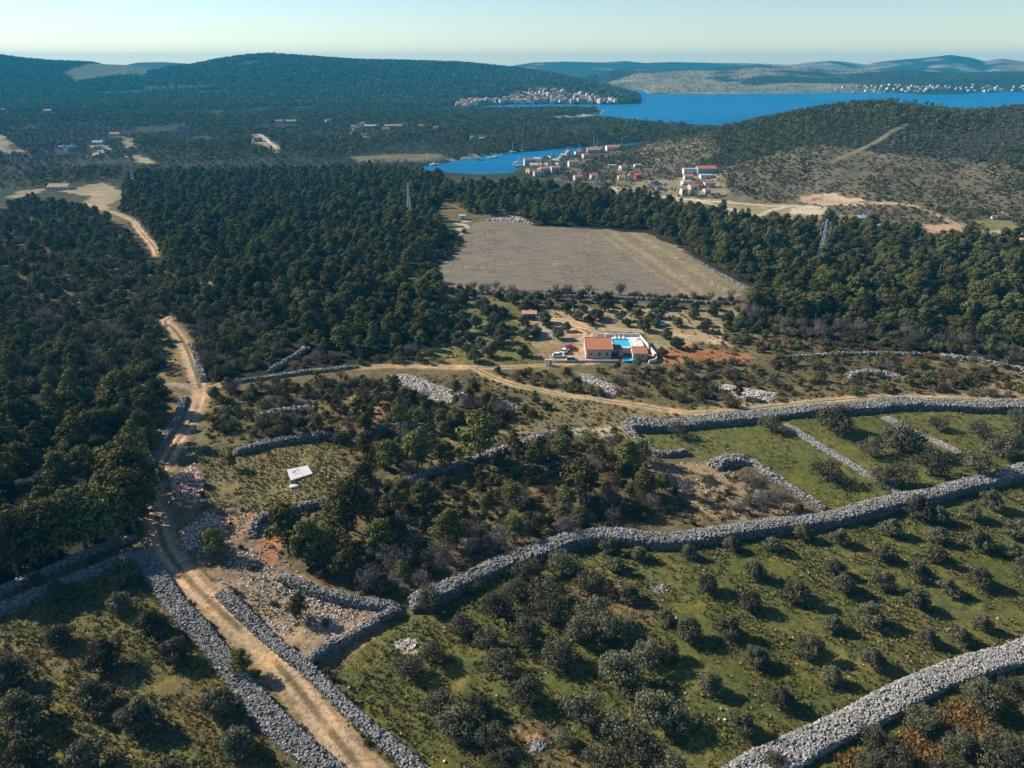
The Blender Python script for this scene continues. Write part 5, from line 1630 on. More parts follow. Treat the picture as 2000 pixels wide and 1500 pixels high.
OPEN = [wpoly(px) for px, c in COVER if c in (PALE, FIELD, YARD) or px[0] in ((120, 372), (30, 373), (-100, 255), (235, 265), (258, 305), (178, 284), (486, 264), (700, 262), (870, 312), (1060, 232.4), (680, 305), (1365, 392),
        (1540, 402), (1400, 420), (1555, 385), (1630, 420), (1805, 440), (1890, 430), (1870, 448), (1230, 355), (1190, 362))]
def in_open(X, Y):
    r = np.zeros(len(X), bool)
    for P in OPEN:
        r |= inpoly(X, Y, P)
    return r

def dry_land(X, Y, gap=4):
    r = np.ones(len(X), bool)
    for P in (BAY, CHANNEL):
        r &= ~inpoly(X, Y, P) & (segdist(X, Y, P, True) > gap)
    return r

fx, fy, fz, fs = [], [], [], []
def grow(X, Y, S):
    ok = house_clear(X, Y)
    X, Y, S = X[ok], Y[ok], S[ok]
    fx.append(X); fy.append(Y); fz.append(ground(X, Y) - 0.3); fs.append(S)

PLAIN = [(-500, 352), (-500, 185), (0, 185), (400, 190), (700, 198), (880, 206), (905, 214), (935, 211), (1165, 215), (1175, 220), (1050, 232), (1085, 236), (1140, 233), (1172, 230), (1200, 237), (1300, 245), (1400, 252), (1400, 262),
         (1330, 270), (1255, 275), (1180, 282), (1050, 292), (950, 300), (870, 310), (826, 320), (820, 345), (700, 345), (450, 350), (250, 354), (100, 366), (0, 372), (-500, 390)]
X, Y = fill(PLAIN, 7.2, 0.5)
k_ = fbm(X, Y, 75, 111, 3)
r_ = np.hypot(X, Y)
m_ = (k_ + RNG.uniform(-0.12, 0.12, len(X)) > 0.30) & ~in_open(X, Y) & dry_land(X, Y, 5)
m_ &= (r_ < 1050) | (k_ > 0.33)
near = r_ < 1100
m_[near] &= thin(X[near], Y[near])
grow(X[m_], Y[m_], RNG.uniform(0.6, 1.25, m_.sum()) * (0.75 + 0.5 * k_[m_]))
# slope of the right-hand hill
X, Y = fill([(1390, 330), (1395, 262), (1500, 230), (1600, 212), (1750, 202), (2000, 204), (2400, 195), (2400, 470), (2000, 440), (1880, 425), (1700, 388), (1560, 372), (1480, 388), (1420, 378)], 5.4, 0.5)
px_, py_ = project(X, Y, ground(X, Y))
k_ = 0.55 * fbm(X, Y, 40, 121, 3) + 0.45 * fbm(X, Y, 12, 122, 2)
den = np.interp(py_, [190, 235, 265, 300, 340, 370, 400, 440], [0.95, 0.9, 0.8, 0.55, 0.42, 0.5, 0.35, 0.45]) + np.interp(px_, [1390, 1450, 1650, 1750, 2000], [0.1, 0.2, -0.12, 0.0, 0.08])
m_ = (k_ < 0.53 + (den - 0.5) * 0.5 + RNG.uniform(-0.12, 0.12, len(X))) & ~in_open(X, Y) & thin(X, Y, 1.5)
grow(X[m_], Y[m_], RNG.uniform(0.35, 0.95, m_.sum()))
X, Y = fill([(1085, 345), (1130, 306), (1200, 290), (1255, 283), (1330, 270), (1400, 258), (1400, 330), (1420, 385), (1240, 385), (1150, 365)], 6.0, 0.5)
m_ = (0.5 * fbm(X, Y, 42, 131, 3) + 0.5 * fbm(X, Y, 11, 132, 2) > 0.465) & ~in_open(X, Y) & thin(X, Y, 2) & dry_land(X, Y, 4)
grow(X[m_], Y[m_], RNG.uniform(0.3, 0.75, m_.sum()))
X, Y = fill([(1600, 408), (1800, 405), (2000, 420), (2200, 450), (2200, 475), (1950, 470), (1800, 470), (1640, 440)], 5.5, 0.5)
m_ = (0.5 * fbm(X, Y, 30, 141, 3) + 0.5 * fbm(X, Y, 10, 142, 2) > 0.46) & ~in_open(X, Y) & thin(X, Y, 1.5)
grow(X[m_], Y[m_], RNG.uniform(0.3, 0.7, m_.sum()))
# gardens and waste ground between the houses of the hamlet
X, Y = fill([(1015, 322), (1100, 300), (1215, 284), (1260, 310), (1260, 340), (1330, 325), (1420, 325), (1430, 385), (1340, 392), (1230, 380), (1150, 366), (1090, 350), (1030, 345)], 5.6, 0.5)
m_ = dry_land(X, Y, 3) & thin(X, Y, 1.0) & (fbm(X, Y, 16, 171, 2) > 0.40)
for hx_, hy_, hw_ in HOUSE_XY:
    m_ &= (np.hypot(X - hx_, Y - hy_ - 3) > hw_ * 0.5 + 2.0)
X, Y = X[m_], Y[m_]
scatter('garden_growth', X, Y, ground(X, Y) - 0.1, RNG.uniform(0.25, 0.62, len(X)), [FARS[5], FARS[4], FARS[0], FARS[5]])
fx, fy, fz, fs = (np.concatenate(a_) for a_ in (fx, fy, fz, fs))
kd = 0.5 * fbm(fx, fy, 90, 201, 3) + 0.5 * fbm(fx, fy, 260, 202, 2) + RNG.uniform(-0.07, 0.07, len(fx))
pk = np.where(kd > 0.60, 5, np.where(kd > 0.52, 4, RNG.integers(0, 4, len(fx))))
scatter('mixed_woodland', fx, fy, fz, fs * np.where(pk > 3, 0.9, 1.0), FARS, None, pk)
# far wooded hills and the shore of the headland
fx, fy, fz, fs = [], [], [], []
def polar_fill(u0, u1, r0, r1, sp):
    a0, a1 = math.atan((u0 - 1000) / F / CP), math.atan((u1 - 1000) / F / CP)
    n = int((a1 - a0) * 0.5 * (r1 ** 2 - r0 ** 2) / sp ** 2)
    a = RNG.uniform(a0, a1, n)
    r = np.sqrt(RNG.uniform(r0 ** 2, r1 ** 2, n))
    return r * np.sin(a), r * np.cos(a)
X, Y = polar_fill(-350, 1275, 1900, 3750, 9.5)
k_ = fbm(X, Y, 160, 151, 3)
Z = ground(X, Y)
town = np.zeros(len(X), bool)
for P in (BIGTOWN, TAIL):
    town |= inpoly(X, Y, wpoly(P)) & (RNG.uniform(0, 1, len(X)) < 0.8)
clr = inpoly(X, Y, wpoly([(120, 142), (320, 128), (325, 136), (230, 150), (150, 162)]))
far_e = (np.hypot(X, Y) > 2620) & (1000 + F * X / (np.maximum(Y, 60) * CP + 40 * SP) > 1165)
m_ = ~far_e & (Z > SEA + 1.0) & dry_land(X, Y, 6) & ~town & ~clr & (k_ > 0.22)
grow(X[m_], Y[m_], RNG.uniform(0.7, 1.3, m_.sum()))
X, Y = polar_fill(1160, 2250, 2620, 4100, 12)
k_ = fbm(X, Y, 420, 61, 4) + (fbm(X, Y, 110, 64, 3) - 0.5) * 0.33
m_ = (ground(X, Y) > SEA + 1) & dry_land(X, Y, 6) & (RNG.uniform(0, 1, len(X)) < np.clip((k_ - 0.40) * 6, 0.24, 1))
grow(X[m_], Y[m_], RNG.uniform(0.3, 0.7, m_.sum()))
scatter('hill_forest', *(np.concatenate(a_) for a_ in (fx, fy, fz, fs)), FARHILL)

# grass tufts on the near pastures
def make_tuft(seed, mk='grass', n=16, h=0.30, rad=0.28):
    rng = np.random.default_rng(seed)
    a = rng.uniform(0, 6.283, n)
    r = rad * np.sqrt(rng.uniform(0, 1, n))
    b = np.stack([r * np.cos(a), r * np.sin(a), np.zeros(n)], 1)
    tip = b + np.stack([np.cos(a) * 0.16, np.sin(a) * 0.16, h * rng.uniform(0.5, 1.2, n)], 1)
    s = np.stack([-np.sin(a), np.cos(a), np.zeros(n)], 1) * 0.075
    V = np.stack([b - s, b + s, tip, tip], 1)[:, :3].reshape(-1, 3)
    Q = np.stack([np.arange(n) * 3, np.arange(n) * 3 + 1, np.arange(n) * 3 + 2, np.arange(n) * 3 + 2], 1)
    return mk_mesh('tuft', V, Q, [M[mk]], None, {'tint': ('FACE', 'FLOAT', rng.uniform(0, 1, n))})
TUFTS = [make_tuft(200 + s) for s in range(4)] + [make_tuft(205, 'straw', 14, 0.34), make_tuft(206, 'straw', 14, 0.34)]
gx_, gy_ = [], []
for px, sp, thr in [
        ([(790, 1190), (1000, 1095), (1180, 1060), (1400, 1055), (1600, 1030), (1800, 985), (2150, 890), (2150, 1230), (1830, 1325), (1560, 1460), (1400, 1540), (880, 1540), (640, 1310)], 0.85, 0.40),
        ([(-150, 1230), (0, 1200), (100, 1140), (270, 1085), (400, 1250), (520, 1400), (680, 1540), (-150, 1540)], 0.72, 0.36),
        ([(1245, 840), (1400, 822), (1760, 800), (2150, 805), (2150, 880), (1960, 935), (1800, 975), (1610, 995), (1540, 950), (1480, 905), (1390, 893), (1345, 880), (1290, 885)], 1.6, 0.45),
        ([(400, 880), (640, 850), (690, 920), (670, 965), (560, 1000), (430, 1010), (395, 960)], 0.85, 0.34),
        ([(700, 960), (960, 860), (1220, 830), (1300, 900), (1590, 1003), (1180, 1040), (700, 1150)], 1.3, 0.42),
        ([(395, 785), (600, 750), (940, 740), (1340, 815), (1220, 830), (900, 870), (640, 850), (400, 870)], 1.6, 0.42),
        ([(1400, 1560), (1560, 1480), (1830, 1350), (2150, 1250), (2150, 1560)], 0.9, 0.40),
        ([(345, 1060), (400, 1000), (500, 985), (540, 1080), (600, 1135), (780, 1190), (610, 1295), (480, 1190)], 1.1, 0.52)]:
    X, Y = fill(px, sp, 0.5)
    k_ = fbm(X, Y, 7, 161, 3)
    m_ = (k_ + RNG.uniform(-0.12, 0.12, len(X)) > thr)
    X, Y = X[m_], Y[m_]
    m_ = clear_of(X, Y, 0.3, 0.1)
    gx_.append(X[m_]); gy_.append(Y[m_])
X, Y = np.concatenate(gx_), np.concatenate(gy_)
scatter('grass', X, Y, ground(X, Y) + 0.02, RNG.uniform(0.6, 1.5, len(X)), TUFTS)
LOWS = [make_shrub(220 + s, 1.0, 1.1, 90, (0.30, 0.42), ['scrub', 'dry', 'straw', 'straw'][s], 4) for s in range(4)]
gx_, gy_ = [], []
for px, sp, thr in [
        ([(395, 785), (430, 760), (760, 735), (940, 730), (1080, 726), (1450, 700), (2150, 735), (2150, 785), (1560, 792), (1340, 812), (1220, 830), (1300, 900), (1590, 1003), (1180, 1040), (780, 1170), (540, 1100), (520, 1020), (690, 930), (640, 850), (400, 870)], 1.9, 0.42),
        ([(870, 578), (1430, 598), (1480, 690), (1300, 715), (1035, 712), (850, 700)], 2.4, 0.5),
        ([(1440, 620), (1850, 684), (2200, 715), (2200, 738), (1700, 690), (1480, 695)], 2.0, 0.4),
        ([(300, 380), (395, 745), (345, 770), (0, 790), (0, 700), (300, 640)], 2.6, 0.45)]:
    X, Y = fill(px, sp, 0.5)
    m_ = fbm(X, Y, 9, 181, 3) + RNG.uniform(-0.15, 0.15, len(X)) > thr
    X, Y = X[m_], Y[m_]
    m_ = clear_of(X, Y, 0.3, 0.2) & ~inpoly(X, Y, HOUSE_KEEP)
    gx_.append(X[m_]); gy_.append(Y[m_])
X, Y = np.concatenate(gx_), np.concatenate(gy_)
scatter('ground_cover', X, Y, ground(X, Y) - 0.05, RNG.uniform(0.25, 0.85, len(X)), LOWS)
gx_, gy_ = [], []
for px in ([(1085, 350), (1130, 306), (1200, 290), (1255, 283), (1330, 270), (1400, 258), (1400, 330), (1425, 385), (1330, 392), (1150, 366)],
           [(1400, 330), (1400, 262), (1500, 230), (1600, 212), (1750, 203), (2000, 204), (2200, 198), (2200, 475), (1950, 472), (1800, 470), (1640, 440), (1600, 408), (1480, 395)]):
    X, Y = fill(px, 4.2, 0.5)
    m_ = (0.4 * fbm(X, Y, 40, 211, 3) + 0.6 * vnoise(X, Y, 9, 212) + RNG.uniform(-0.25, 0.25, len(X)) > 0.44) & thin(X, Y, 0.6) & dry_land(X, Y, 3) & ~in_open(X, Y)
    X, Y = X[m_], Y[m_]
    m_ = house_clear(X, Y)
    gx_.append(X[m_]); gy_.append(Y[m_])
X, Y = np.concatenate(gx_), np.concatenate(gy_)
scatter('hillside_growth', X, Y, ground(X, Y) - 0.1, RNG.uniform(0.6, 1.9, len(X)), [LOWS[0], LOWS[1], LOWS[0], make_shrub(230, 1.0, 1.1, 70, (0.36, 0.5), 'twig', 4)])
X, Y = fill([(842, 530), (895, 488), (910, 452), (935, 434), (1050, 444), (1262, 457), (1345, 502), (1445, 566), (1430, 580), (1200, 574), (1000, 567), (875, 558)], 1.7, 0.5)
m_ = fbm(X, Y, 12, 191, 3) + RNG.uniform(-0.2, 0.2, len(X)) > 0.68
X, Y = X[m_], Y[m_]
scatter('field_weeds', X, Y, ground(X, Y), RNG.uniform(0.7, 1.3, len(X)), [TUFTS[4], TUFTS[0], TUFTS[5]])
FERN = [make_tuft(210, 'fern', 22, 0.5, 0.5), make_tuft(211, 'fern', 18, 0.6, 0.4), make_tuft(212, 'grass', 18, 0.5, 0.4)]
gx_, gy_ = [], []
for px in ([(1720, 1450), (1770, 1425), (1830, 1450), (1860, 1500), (1640, 1510), (1620, 1480)], [(1850, 1375), (1900, 1370), (1955, 1400), (1945, 1440), (1880, 1450), (1820, 1420)]):
    X, Y = fill(px, 0.5, 0.5)
    gx_.append(X); gy_.append(Y)
X, Y = np.concatenate(gx_), np.concatenate(gy_)
scatter('bracken', X, Y, ground(X, Y), RNG.uniform(0.6, 1.3, len(X)), FERN)
# ------------------------------------------------------------------ houses
def gable(mb, w, d, h, rise, m=0):
    """Walls of a gabled house, ridge along x."""
    x, y = w / 2, d / 2
    V = [(-x, -y, -1), (x, -y, -1), (x, y, -1), (-x, y, -1), (-x, -y, h), (x, -y, h), (x, y, h), (-x, y, h), (-x, 0, h + rise), (x, 0, h + rise)]
    Q = [(0, 1, 5, 4), (2, 3, 7, 6), (1, 2, 6, 5), (3, 0, 4, 7), (5, 6, 9, 9), (7, 4, 8, 8)]
    return mb.add(V, Q, m)

def gable_roof(mb, w, d, h, rise, m=0, over=0.35, th=0.18):
    x, y = w / 2 + over, d / 2 + over
    z0 = h - rise * over / (d / 2)
    for s in (-1, 1):
        V = [(-x, s * y, z0 + 0.02), (x, s * y, z0 + 0.02), (x, 0, h + rise + 0.02), (-x, 0, h + rise + 0.02)]
        V += [(a, b, c + th) for a, b, c in V]
        if s > 0:
            V = [V[k] for k in (1, 0, 3, 2, 5, 4, 7, 6)]
        mb.hexa(V, m)
    mb.tube([(-x, 0, h + rise + th), (x, 0, h + rise + th)], 0.12, 5, m)
    return mb

FRAME = M['white']
def window(root, x, y, z, w=0.9, h=1.2, axis='y', s=-1, name='window'):
    """A frame standing proud of the wall with a recessed pane; s is the side it faces."""
    mb, pb = MB(), MB()
    e, t = 0.09, 0.05
    def bx(b, a0, a1, z0, z1, d0, d1):
        lo, hi = sorted((s * d0, s * d1))
        if axis == 'y':
            b.box(x + a0, x + a1, y + lo, y + hi, z + z0, z + z1)
        else:
            b.box(x + lo, x + hi, y + a0, y + a1, z + z0, z + z1)
    bx(mb, -w / 2 - e, -w / 2, -h / 2, h / 2, -0.02, t)
    bx(mb, w / 2, w / 2 + e, -h / 2, h / 2, -0.02, t)
    bx(mb, -w / 2 - e, w / 2 + e, h / 2, h / 2 + e, -0.02, t)
    bx(mb, -w / 2 - e - 0.05, w / 2 + e + 0.05, -h / 2 - e, -h / 2, -0.02, t + 0.06)
    f = link(name, mb.mesh(name, FRAME), root)
    bx(pb, -w / 2, w / 2, -h / 2, h / 2, -0.02, 0.02)
    link('pane', pb.mesh('pane', M['glass']), f)
    return f

def door(root, x, y, s=-1, m='wood', w=1.0, h=2.1):
    mb = MB()
    lo, hi = sorted((y - s * 0.02, y + s * 0.06))
    mb.box(x - w / 2, x + w / 2, lo, hi, 0, h)
    d = link('door', mb.mesh('door', M[m]), root)
    hb = MB()
    lo, hi = sorted((y + s * 0.06, y + s * 0.12))
    hb.box(x + w * 0.32, x + w * 0.40, lo, hi, 0.98, 1.06)
    link('handle', hb.mesh('handle', M['chrome']), d)
    return d

def build_house(x, y, z, w, d, h, rise, wall, roof, rz, label, group=None, flat=False, detail=True):
    root = thing('house', label, 'house', (x, y, z), rz, group)
    if flat:
        mb = MB().box(-w / 2, w / 2, -d / 2, d / 2, -1, h)
        link('wall', mb.mesh('wall', M[wall]), root)
        rb = MB().box(-w / 2 - 0.25, w / 2 + 0.25, -d / 2 - 0.25, d / 2 + 0.25, h + 0.003, h + 0.28)
        link('roof', rb.mesh('roof', M[roof]), root)
    else:
        link('wall', gable(MB(), w, d, h, rise).mesh('wall', M[wall]), root)
        r = link('roof', gable_roof(MB(), w, d, h, rise).mesh('roof', M[roof]), root)
        cb = MB().box(w * 0.22, w * 0.22 + 0.6, d * 0.1, d * 0.1 + 0.6, h + rise * 0.4, h + rise + 0.8).box(w * 0.22 - 0.1, w * 0.22 + 0.7, d * 0.1 - 0.1, d * 0.1 + 0.7, h + rise + 0.803, h + rise + 0.95)
        link('chimney', cb.mesh('chimney', M[wall]), r)
    if detail:
        fl = max(1, int(round(h / 2.7)))
        n = max(2, int(w / 3))
        for f in range(fl):
            for k in range(n):
                xx = -w / 2 + w * (k + 0.5) / n
                if f == 0 and k == n // 2:
                    door(root, xx, -d / 2)
                else:
                    window(root, xx, -d / 2, 1.5 + f * 2.7)
            for s in (-1, 1):
                window(root, s * w / 2, 0, 1.5 + f * 2.7, axis='x', s=s)
    return root

for px, py, wd, st, wall, roof, rz, lab in HOUSES:
    x, y = at_px(px, py)
    z = float(ground(x, y))
    mp_ = m_per_px(x, y, z)
    w_ = max(4.5, wd * mp_)
    turn = math.radians(rz)
    if rz > 45:                                   # gable end towards the viewer
        d_ = w_ * 1.35
        w_, d_ = d_, max(4.5, wd * mp_ * 0.95)
    else:
        d_ = min(max(5.5, w_ * 0.62), 10.0)
    h_ = 2.3 * st + 0.3
    build_house(x, y + d_ * 0.4, z - 0.1, w_, d_, h_, min(d_, 9) * 0.24, wall, roof, turn, lab, 'houses of the hamlet' if 1090 < px < 1400 and py > 280 else None, flat=(roof == 'greyroof' and st < 1.9 and wall == 'white'))

for i, (px, py) in enumerate(OLDTOWN):
    x, y = at_px(px, py)
    w_ = RNG.uniform(6.0, 8.5)
    nxt = ['tip of the promontory', 'bay side of the promontory', 'back of the promontory'][0 if px < 1045 else 1 if py < 326 else 2]
    build_house(x, y, float(ground(x, y)) - 0.2, w_, RNG.uniform(5.2, 6.5), RNG.uniform(3.8, 6.2), 1.5, ['beige', 'stonewall', 'beige', 'white'][i % 4], ['roofold', 'darkroof', 'roofold', 'greyroof', 'roof'][i % 5],
                math.radians([12, 75, 40, -20, 100][i % 5]), 'old stone house on the %s, %s from the boat jetty' % (nxt, ORD[i]), 'old houses crowding the promontory')

def tiny_house(k, wall, roof):
    rng = np.random.default_rng(300 + k)
    w_, d_, h_ = rng.uniform(9, 13), rng.uniform(7.5, 9.5), rng.uniform(5.0, 8.5)
    mb = MB()
    gable(mb, w_, d_, h_, 2.0, 0)
    gable_roof(mb, w_, d_, h_, 2.0, 1)
    for f in range(2):
        for j in range(3):
            xx = -w_ / 2 + w_ * (j + 0.5) / 3
            mb.box(xx - 0.6, xx + 0.6, -d_ / 2 - 0.03, -d_ / 2 + 0.05, 1.0 + f * 2.8, 2.4 + f * 2.8, 2)
    return mb.mesh('house', [M[wall], M[roof], M['glass']])
TINY = [tiny_house(k, w_, r_) for k, (w_, r_) in enumerate([('white', 'roofold'), ('white', 'rooforange'), ('pink', 'roofold'), ('beige', 'rooforange'), ('white', 'roof'), ('white', 'greyroof')])]
for P, n, gap, lab, grp in ((BIGTOWN, 125, 15, 'tiny pale house in the far town at the foot of the wooded hill', 'houses of the far town'),
                            (TAIL, 34, 16, 'tiny pale house in the string along the town bay', 'houses along the town bay'),
                            (RTOWN, 88, 20, 'tiny pale house on the far shore across the water', 'houses on the far shore')):
    W = wpoly(P)
    p = np.array(W)
    got, tries = [], 0
    while len(got) < n and tries < 20000:
        tries += 1
        q = RNG.uniform(p.min(0), p.max(0))
        if not inpoly(q[:1], q[1:], W)[0] or not dry_land(q[:1], q[1:], 5)[0] or any((q[0] - g[0]) ** 2 + (q[1] - g[1]) ** 2 < gap * gap for g in got):
            continue
        got.append(q)
        o = link('house', TINY[int(RNG.choice(6, p=[.28, .16, .16, .16, .08, .16]))], None, (q[0], q[1], float(ground(q[0], q[1])) - 0.6), RNG.choice([0, 1.57]) + RNG.normal(0, 0.3), RNG.uniform(0.8, 1.15) if P is not RTOWN else RNG.uniform(0.55, 0.9))
        tag(o, lab, 'house', grp)

# ------------------------------------------------------------------ the pool house, its terrace and yard
OX, OY = at_px(1169, 701)
OZ = float(ground(OX, OY))
S_ = m_per_px(OX, OY, OZ)
def HL(px, up=0.0):
    return (px - 1169) * S_
def loc(x, y, z=0.0):
    return (OX + x, OY + y, OZ + z)
hw, hd, hh = 49 * S_, 9.2, 3.4
house = thing('house', 'cream stone house with a large orange tiled roof beside the pool', 'house', loc(0, hd / 2))
link('wall', gable(MB(), hw, hd, hh, 2.3).mesh('wall', M['stonewall']), house)
rf = link('roof', gable_roof(MB(), hw, hd, hh, 2.3, 0, 0.3).mesh('roof', M['rooforange']), house)
link('chimney', MB().box(hw * 0.30, hw * 0.30 + 0.7, 0.8, 1.5, hh + 1.2, hh + 3.2).box(hw * 0.30 - 0.1, hw * 0.30 + 0.8, 0.7, 1.6, hh + 3.203, hh + 3.4).mesh('chimney', M['white']), rf)
for s in (-1, 1):
    link('bargeboard', MB().hexa([(s * (hw / 2 + 0.32), -hd / 2 - 0.3, hh - 0.2), (s * (hw / 2 + 0.44), -hd / 2 - 0.3, hh - 0.2), (s * (hw / 2 + 0.44), 0, hh + 2.2), (s * (hw / 2 + 0.32), 0, hh + 2.2),
                                  (s * (hw / 2 + 0.32), -hd / 2 - 0.3, hh + 0.12), (s * (hw / 2 + 0.44), -hd / 2 - 0.3, hh + 0.12), (s * (hw / 2 + 0.44), 0, hh + 2.56), (s * (hw / 2 + 0.32), 0, hh + 2.56)]).mesh('bargeboard', M['white']), rf)
for x in (-2.6, 0.2, 2.7):
    window(house, x, -hd / 2, 1.7, 1.0, 1.2)
door(house, -hw / 2 + 1.0, -hd / 2)
window(house, -hw / 2, -1.5, 1.6, axis='x', s=-1)
window(house, hw / 2, 1.0, 1.6, axis='x', s=1)

TX0, TX1, TY0, TY1, TZ = HL(1195), HL(1264), 4.9, 16.2, 2.0
ter = thing('pool_terrace', 'raised white terrace with a turquoise swimming pool behind the house', 'swimming pool', loc((TX0 + TX1) / 2, (TY0 + TY1) / 2))
cx_, cy_ = (TX0 + TX1) / 2, (TY0 + TY1) / 2
px0, px1, py0, py1 = HL(1204) - cx_, HL(1239) - cx_, 6.2 - cy_, 13.6 - cy_
bx0, bx1, by0, by1 = TX0 - cx_, TX1 - cx_, TY0 - cy_, TY1 - cy_
for x0, x1, y0, y1 in ((bx0, bx1, by0, py0), (bx0, bx1, py1, by1), (bx0, px0, py0, py1), (px1, bx1, py0, py1)):
    link('paving', MB().box(x0, x1, y0, y1, -0.5, TZ).mesh('paving', M['deck']), ter)
link('basin_floor', MB().box(px0, px1, py0, py1, -0.5, TZ - 1.0).mesh('basin_floor', M['concrete']), ter)
link('water', MB().box(px0, px1, py0, py1, TZ - 0.95, TZ - 0.25).mesh('water', M['poolwater']), ter)
cop = MB()
for x0, x1, y0, y1 in ((px0 - 0.3, px1 + 0.3, py0 - 0.3, py0), (px0 - 0.3, px1 + 0.3, py1, py1 + 0.3), (px0 - 0.3, px0, py0, py1), (px1, px1 + 0.3, py0, py1)):
    cop.box(x0, x1, y0, y1, TZ + 0.003, TZ + 0.08)
link('coping', cop.mesh('coping', M['white']), ter)
link('rear_wall', MB().box(bx0 - 3.4, bx1, by1 + 0.003, by1 + 0.3, -0.5, TZ + 1.0).mesh('rear_wall', M['white']), ter)
stb = MB()
for k in range(6):
    stb.box(px0 + 1.2, px0 + 2.6, by0 - 0.35 * (k + 1), by0 - 0.35 * k - 0.003, -0.3, TZ - 0.33 * (k + 1))
link('stairs', stb.mesh('stairs', M['concrete']), ter)
cw = thing('garden_wall', 'curved white garden wall round the right side of the pool terrace', 'garden wall', loc(HL(1272), 5))
pts = [(HL(1264), 16.0), (HL(1270), 11.0), (HL(1277), 5.0), (HL(1281), 0.5), (HL(1277), -3.0), (HL(1262), -4.4)]
pp = resample(pts, 0.8)
d = np.gradient(pp, axis=0)
d /= np.linalg.norm(d, axis=1)[:, None]
nn = np.stack([-d[:, 1], d[:, 0]], 1) * 0.16
rings = []
for i_, q in enumerate(pp):
    zt = 2.6 - 1.4 * i_ / len(pp)
    a, b = q + nn[i_], q - nn[i_]
    c0 = (HL(1272), 5)
    rings.append([(a[0] - c0[0], a[1] - c0[1], -0.5), (b[0] - c0[0], b[1] - c0[1], -0.5), (b[0] - c0[0], b[1] - c0[1], zt), (a[0] - c0[0], a[1] - c0[1], zt)])
link('wall', MB().loft(rings).mesh('wall', M['white']), cw)
# small house
sw, sd, sh = 27 * S_, 5.0, 2.5
small = thing('outbuilding', 'small grey outbuilding with an orange tiled roof right of the pool house', 'outbuilding', loc(HL(1248), 0.9))
link('wall', gable(MB(), sw, sd, sh, 1.3).mesh('wall', M['greywall']), small)
link('roof', gable_roof(MB(), sw, sd, sh, 1.3, 0, 0.25).mesh('roof', M['rooforange']), small)
window(small, -0.9, -sd / 2, 1.5, 0.7, 0.8)
window(small, 0.9, -sd / 2, 1.5, 0.7, 0.8)
door(small, sw / 2 - 0.5, -sd / 2, w=0.8, h=1.9)
# covered seat between the house and the pool
pg = thing('pergola', 'dark red roofed pergola between the house and the pool', 'pergola', loc(HL(1205), 4.0))
for x in (-1.5, 1.5):
    for y in (-1.1, 1.1):
        link('post', MB().box(x - 0.09, x + 0.09, y - 0.09, y + 0.09, -0.3, 2.5).mesh('post', M['wood']), pg)
link('roof', MB().hexa([(-1.8, -1.4, 2.4), (1.8, -1.4, 2.4), (1.8, 1.4, 2.9), (-1.8, 1.4, 2.9), (-1.8, -1.4, 2.55), (1.8, -1.4, 2.55), (1.8, 1.4, 3.05), (-1.8, 1.4, 3.05)]).mesh('roof', M['red']), pg)
link('bench', MB().box(-1.2, 1.2, 0.5, 0.95, 0.4, 0.48).box(-1.2, -1.1, 0.5, 0.95, 0, 0.397).box(1.1, 1.2, 0.5, 0.95, 0, 0.397).mesh('bench', M['wood']), pg)
# blue paddling pool at the lower level
pad = thing('paddling_pool', 'bright blue paddling pool on the lower yard before the outbuilding', 'paddling pool', loc(HL(1226), -1.9))
rg = [[(r * math.cos(a), r * math.sin(a) * 0.75, z) for a in np.linspace(0, 2 * math.pi, 20, endpoint=False)] for r, z in ((2.3, 0), (2.45, 0.35), (2.3, 0.75), (2.1, 0.75), (2.05, 0.5))]
link('rim', MB().loft(rg).mesh('rim', M['tarp'], True), pad)
link('water', MB().loft([[(2.06 * math.cos(a), 1.54 * math.sin(a), z) for a in np.linspace(0, 2 * math.pi, 20, endpoint=False)] for z in (0.45, 0.58)]).mesh('water', M['poolwater']), pad)
# parasol and loungers on the terrace
pr = thing('parasol', 'pinkish parasol on the right of the pool terrace', 'parasol', loc(HL(1251), 8.0, TZ))
link('pole', MB().tube([(0, 0, 0), (0, 0, 2.4)], 0.03, 6).mesh('pole', M['alu']), pr)
link('canopy', MB().loft([[(r * math.cos(a), r * math.sin(a), z) for a in np.linspace(0, 2 * math.pi, 8, endpoint=False)] for r, z in ((1.35, 2.05), (1.35, 2.1), (0.7, 2.35), (0.05, 2.5))]).mesh('canopy', M['pink']), pr)
link('foot', MB().tube([(0, 0, 0), (0, 0, 0.1)], 0.25, 10).mesh('foot', M['greywall']), pr)
def lounger(x, y, rz, lab):
    t_ = thing('sun_lounger', lab, 'sun lounger', loc(x, y, TZ), rz, 'sun loungers on the pool terrace')
    link('bed', MB().box(-0.32, 0.32, -0.95, 0.35, 0.28, 0.36).mesh('bed', M['white']), t_)
    link('backrest', MB().hexa([(-0.32, 0.36, 0.28), (0.32, 0.36, 0.28), (0.32, 0.95, 0.72), (-0.32, 0.95, 0.72), (-0.32, 0.36, 0.36), (0.32, 0.36, 0.36), (0.32, 0.93, 0.80), (-0.32, 0.93, 0.80)]).mesh('backrest', M['white']), t_)
    for sx in (-0.28, 0.28):
        for sy in (-0.85, 0.25):
            link('leg', MB().box(sx - 0.03, sx + 0.03, sy - 0.03, sy + 0.03, 0, 0.277).mesh('leg', M['alu']), t_)
for i_, x in enumerate((1212, 1220, 1229)):
    lounger(HL(x), 14.9, 0.1, 'white sun lounger behind the pool, %s from the chimney' % ORD[i_])
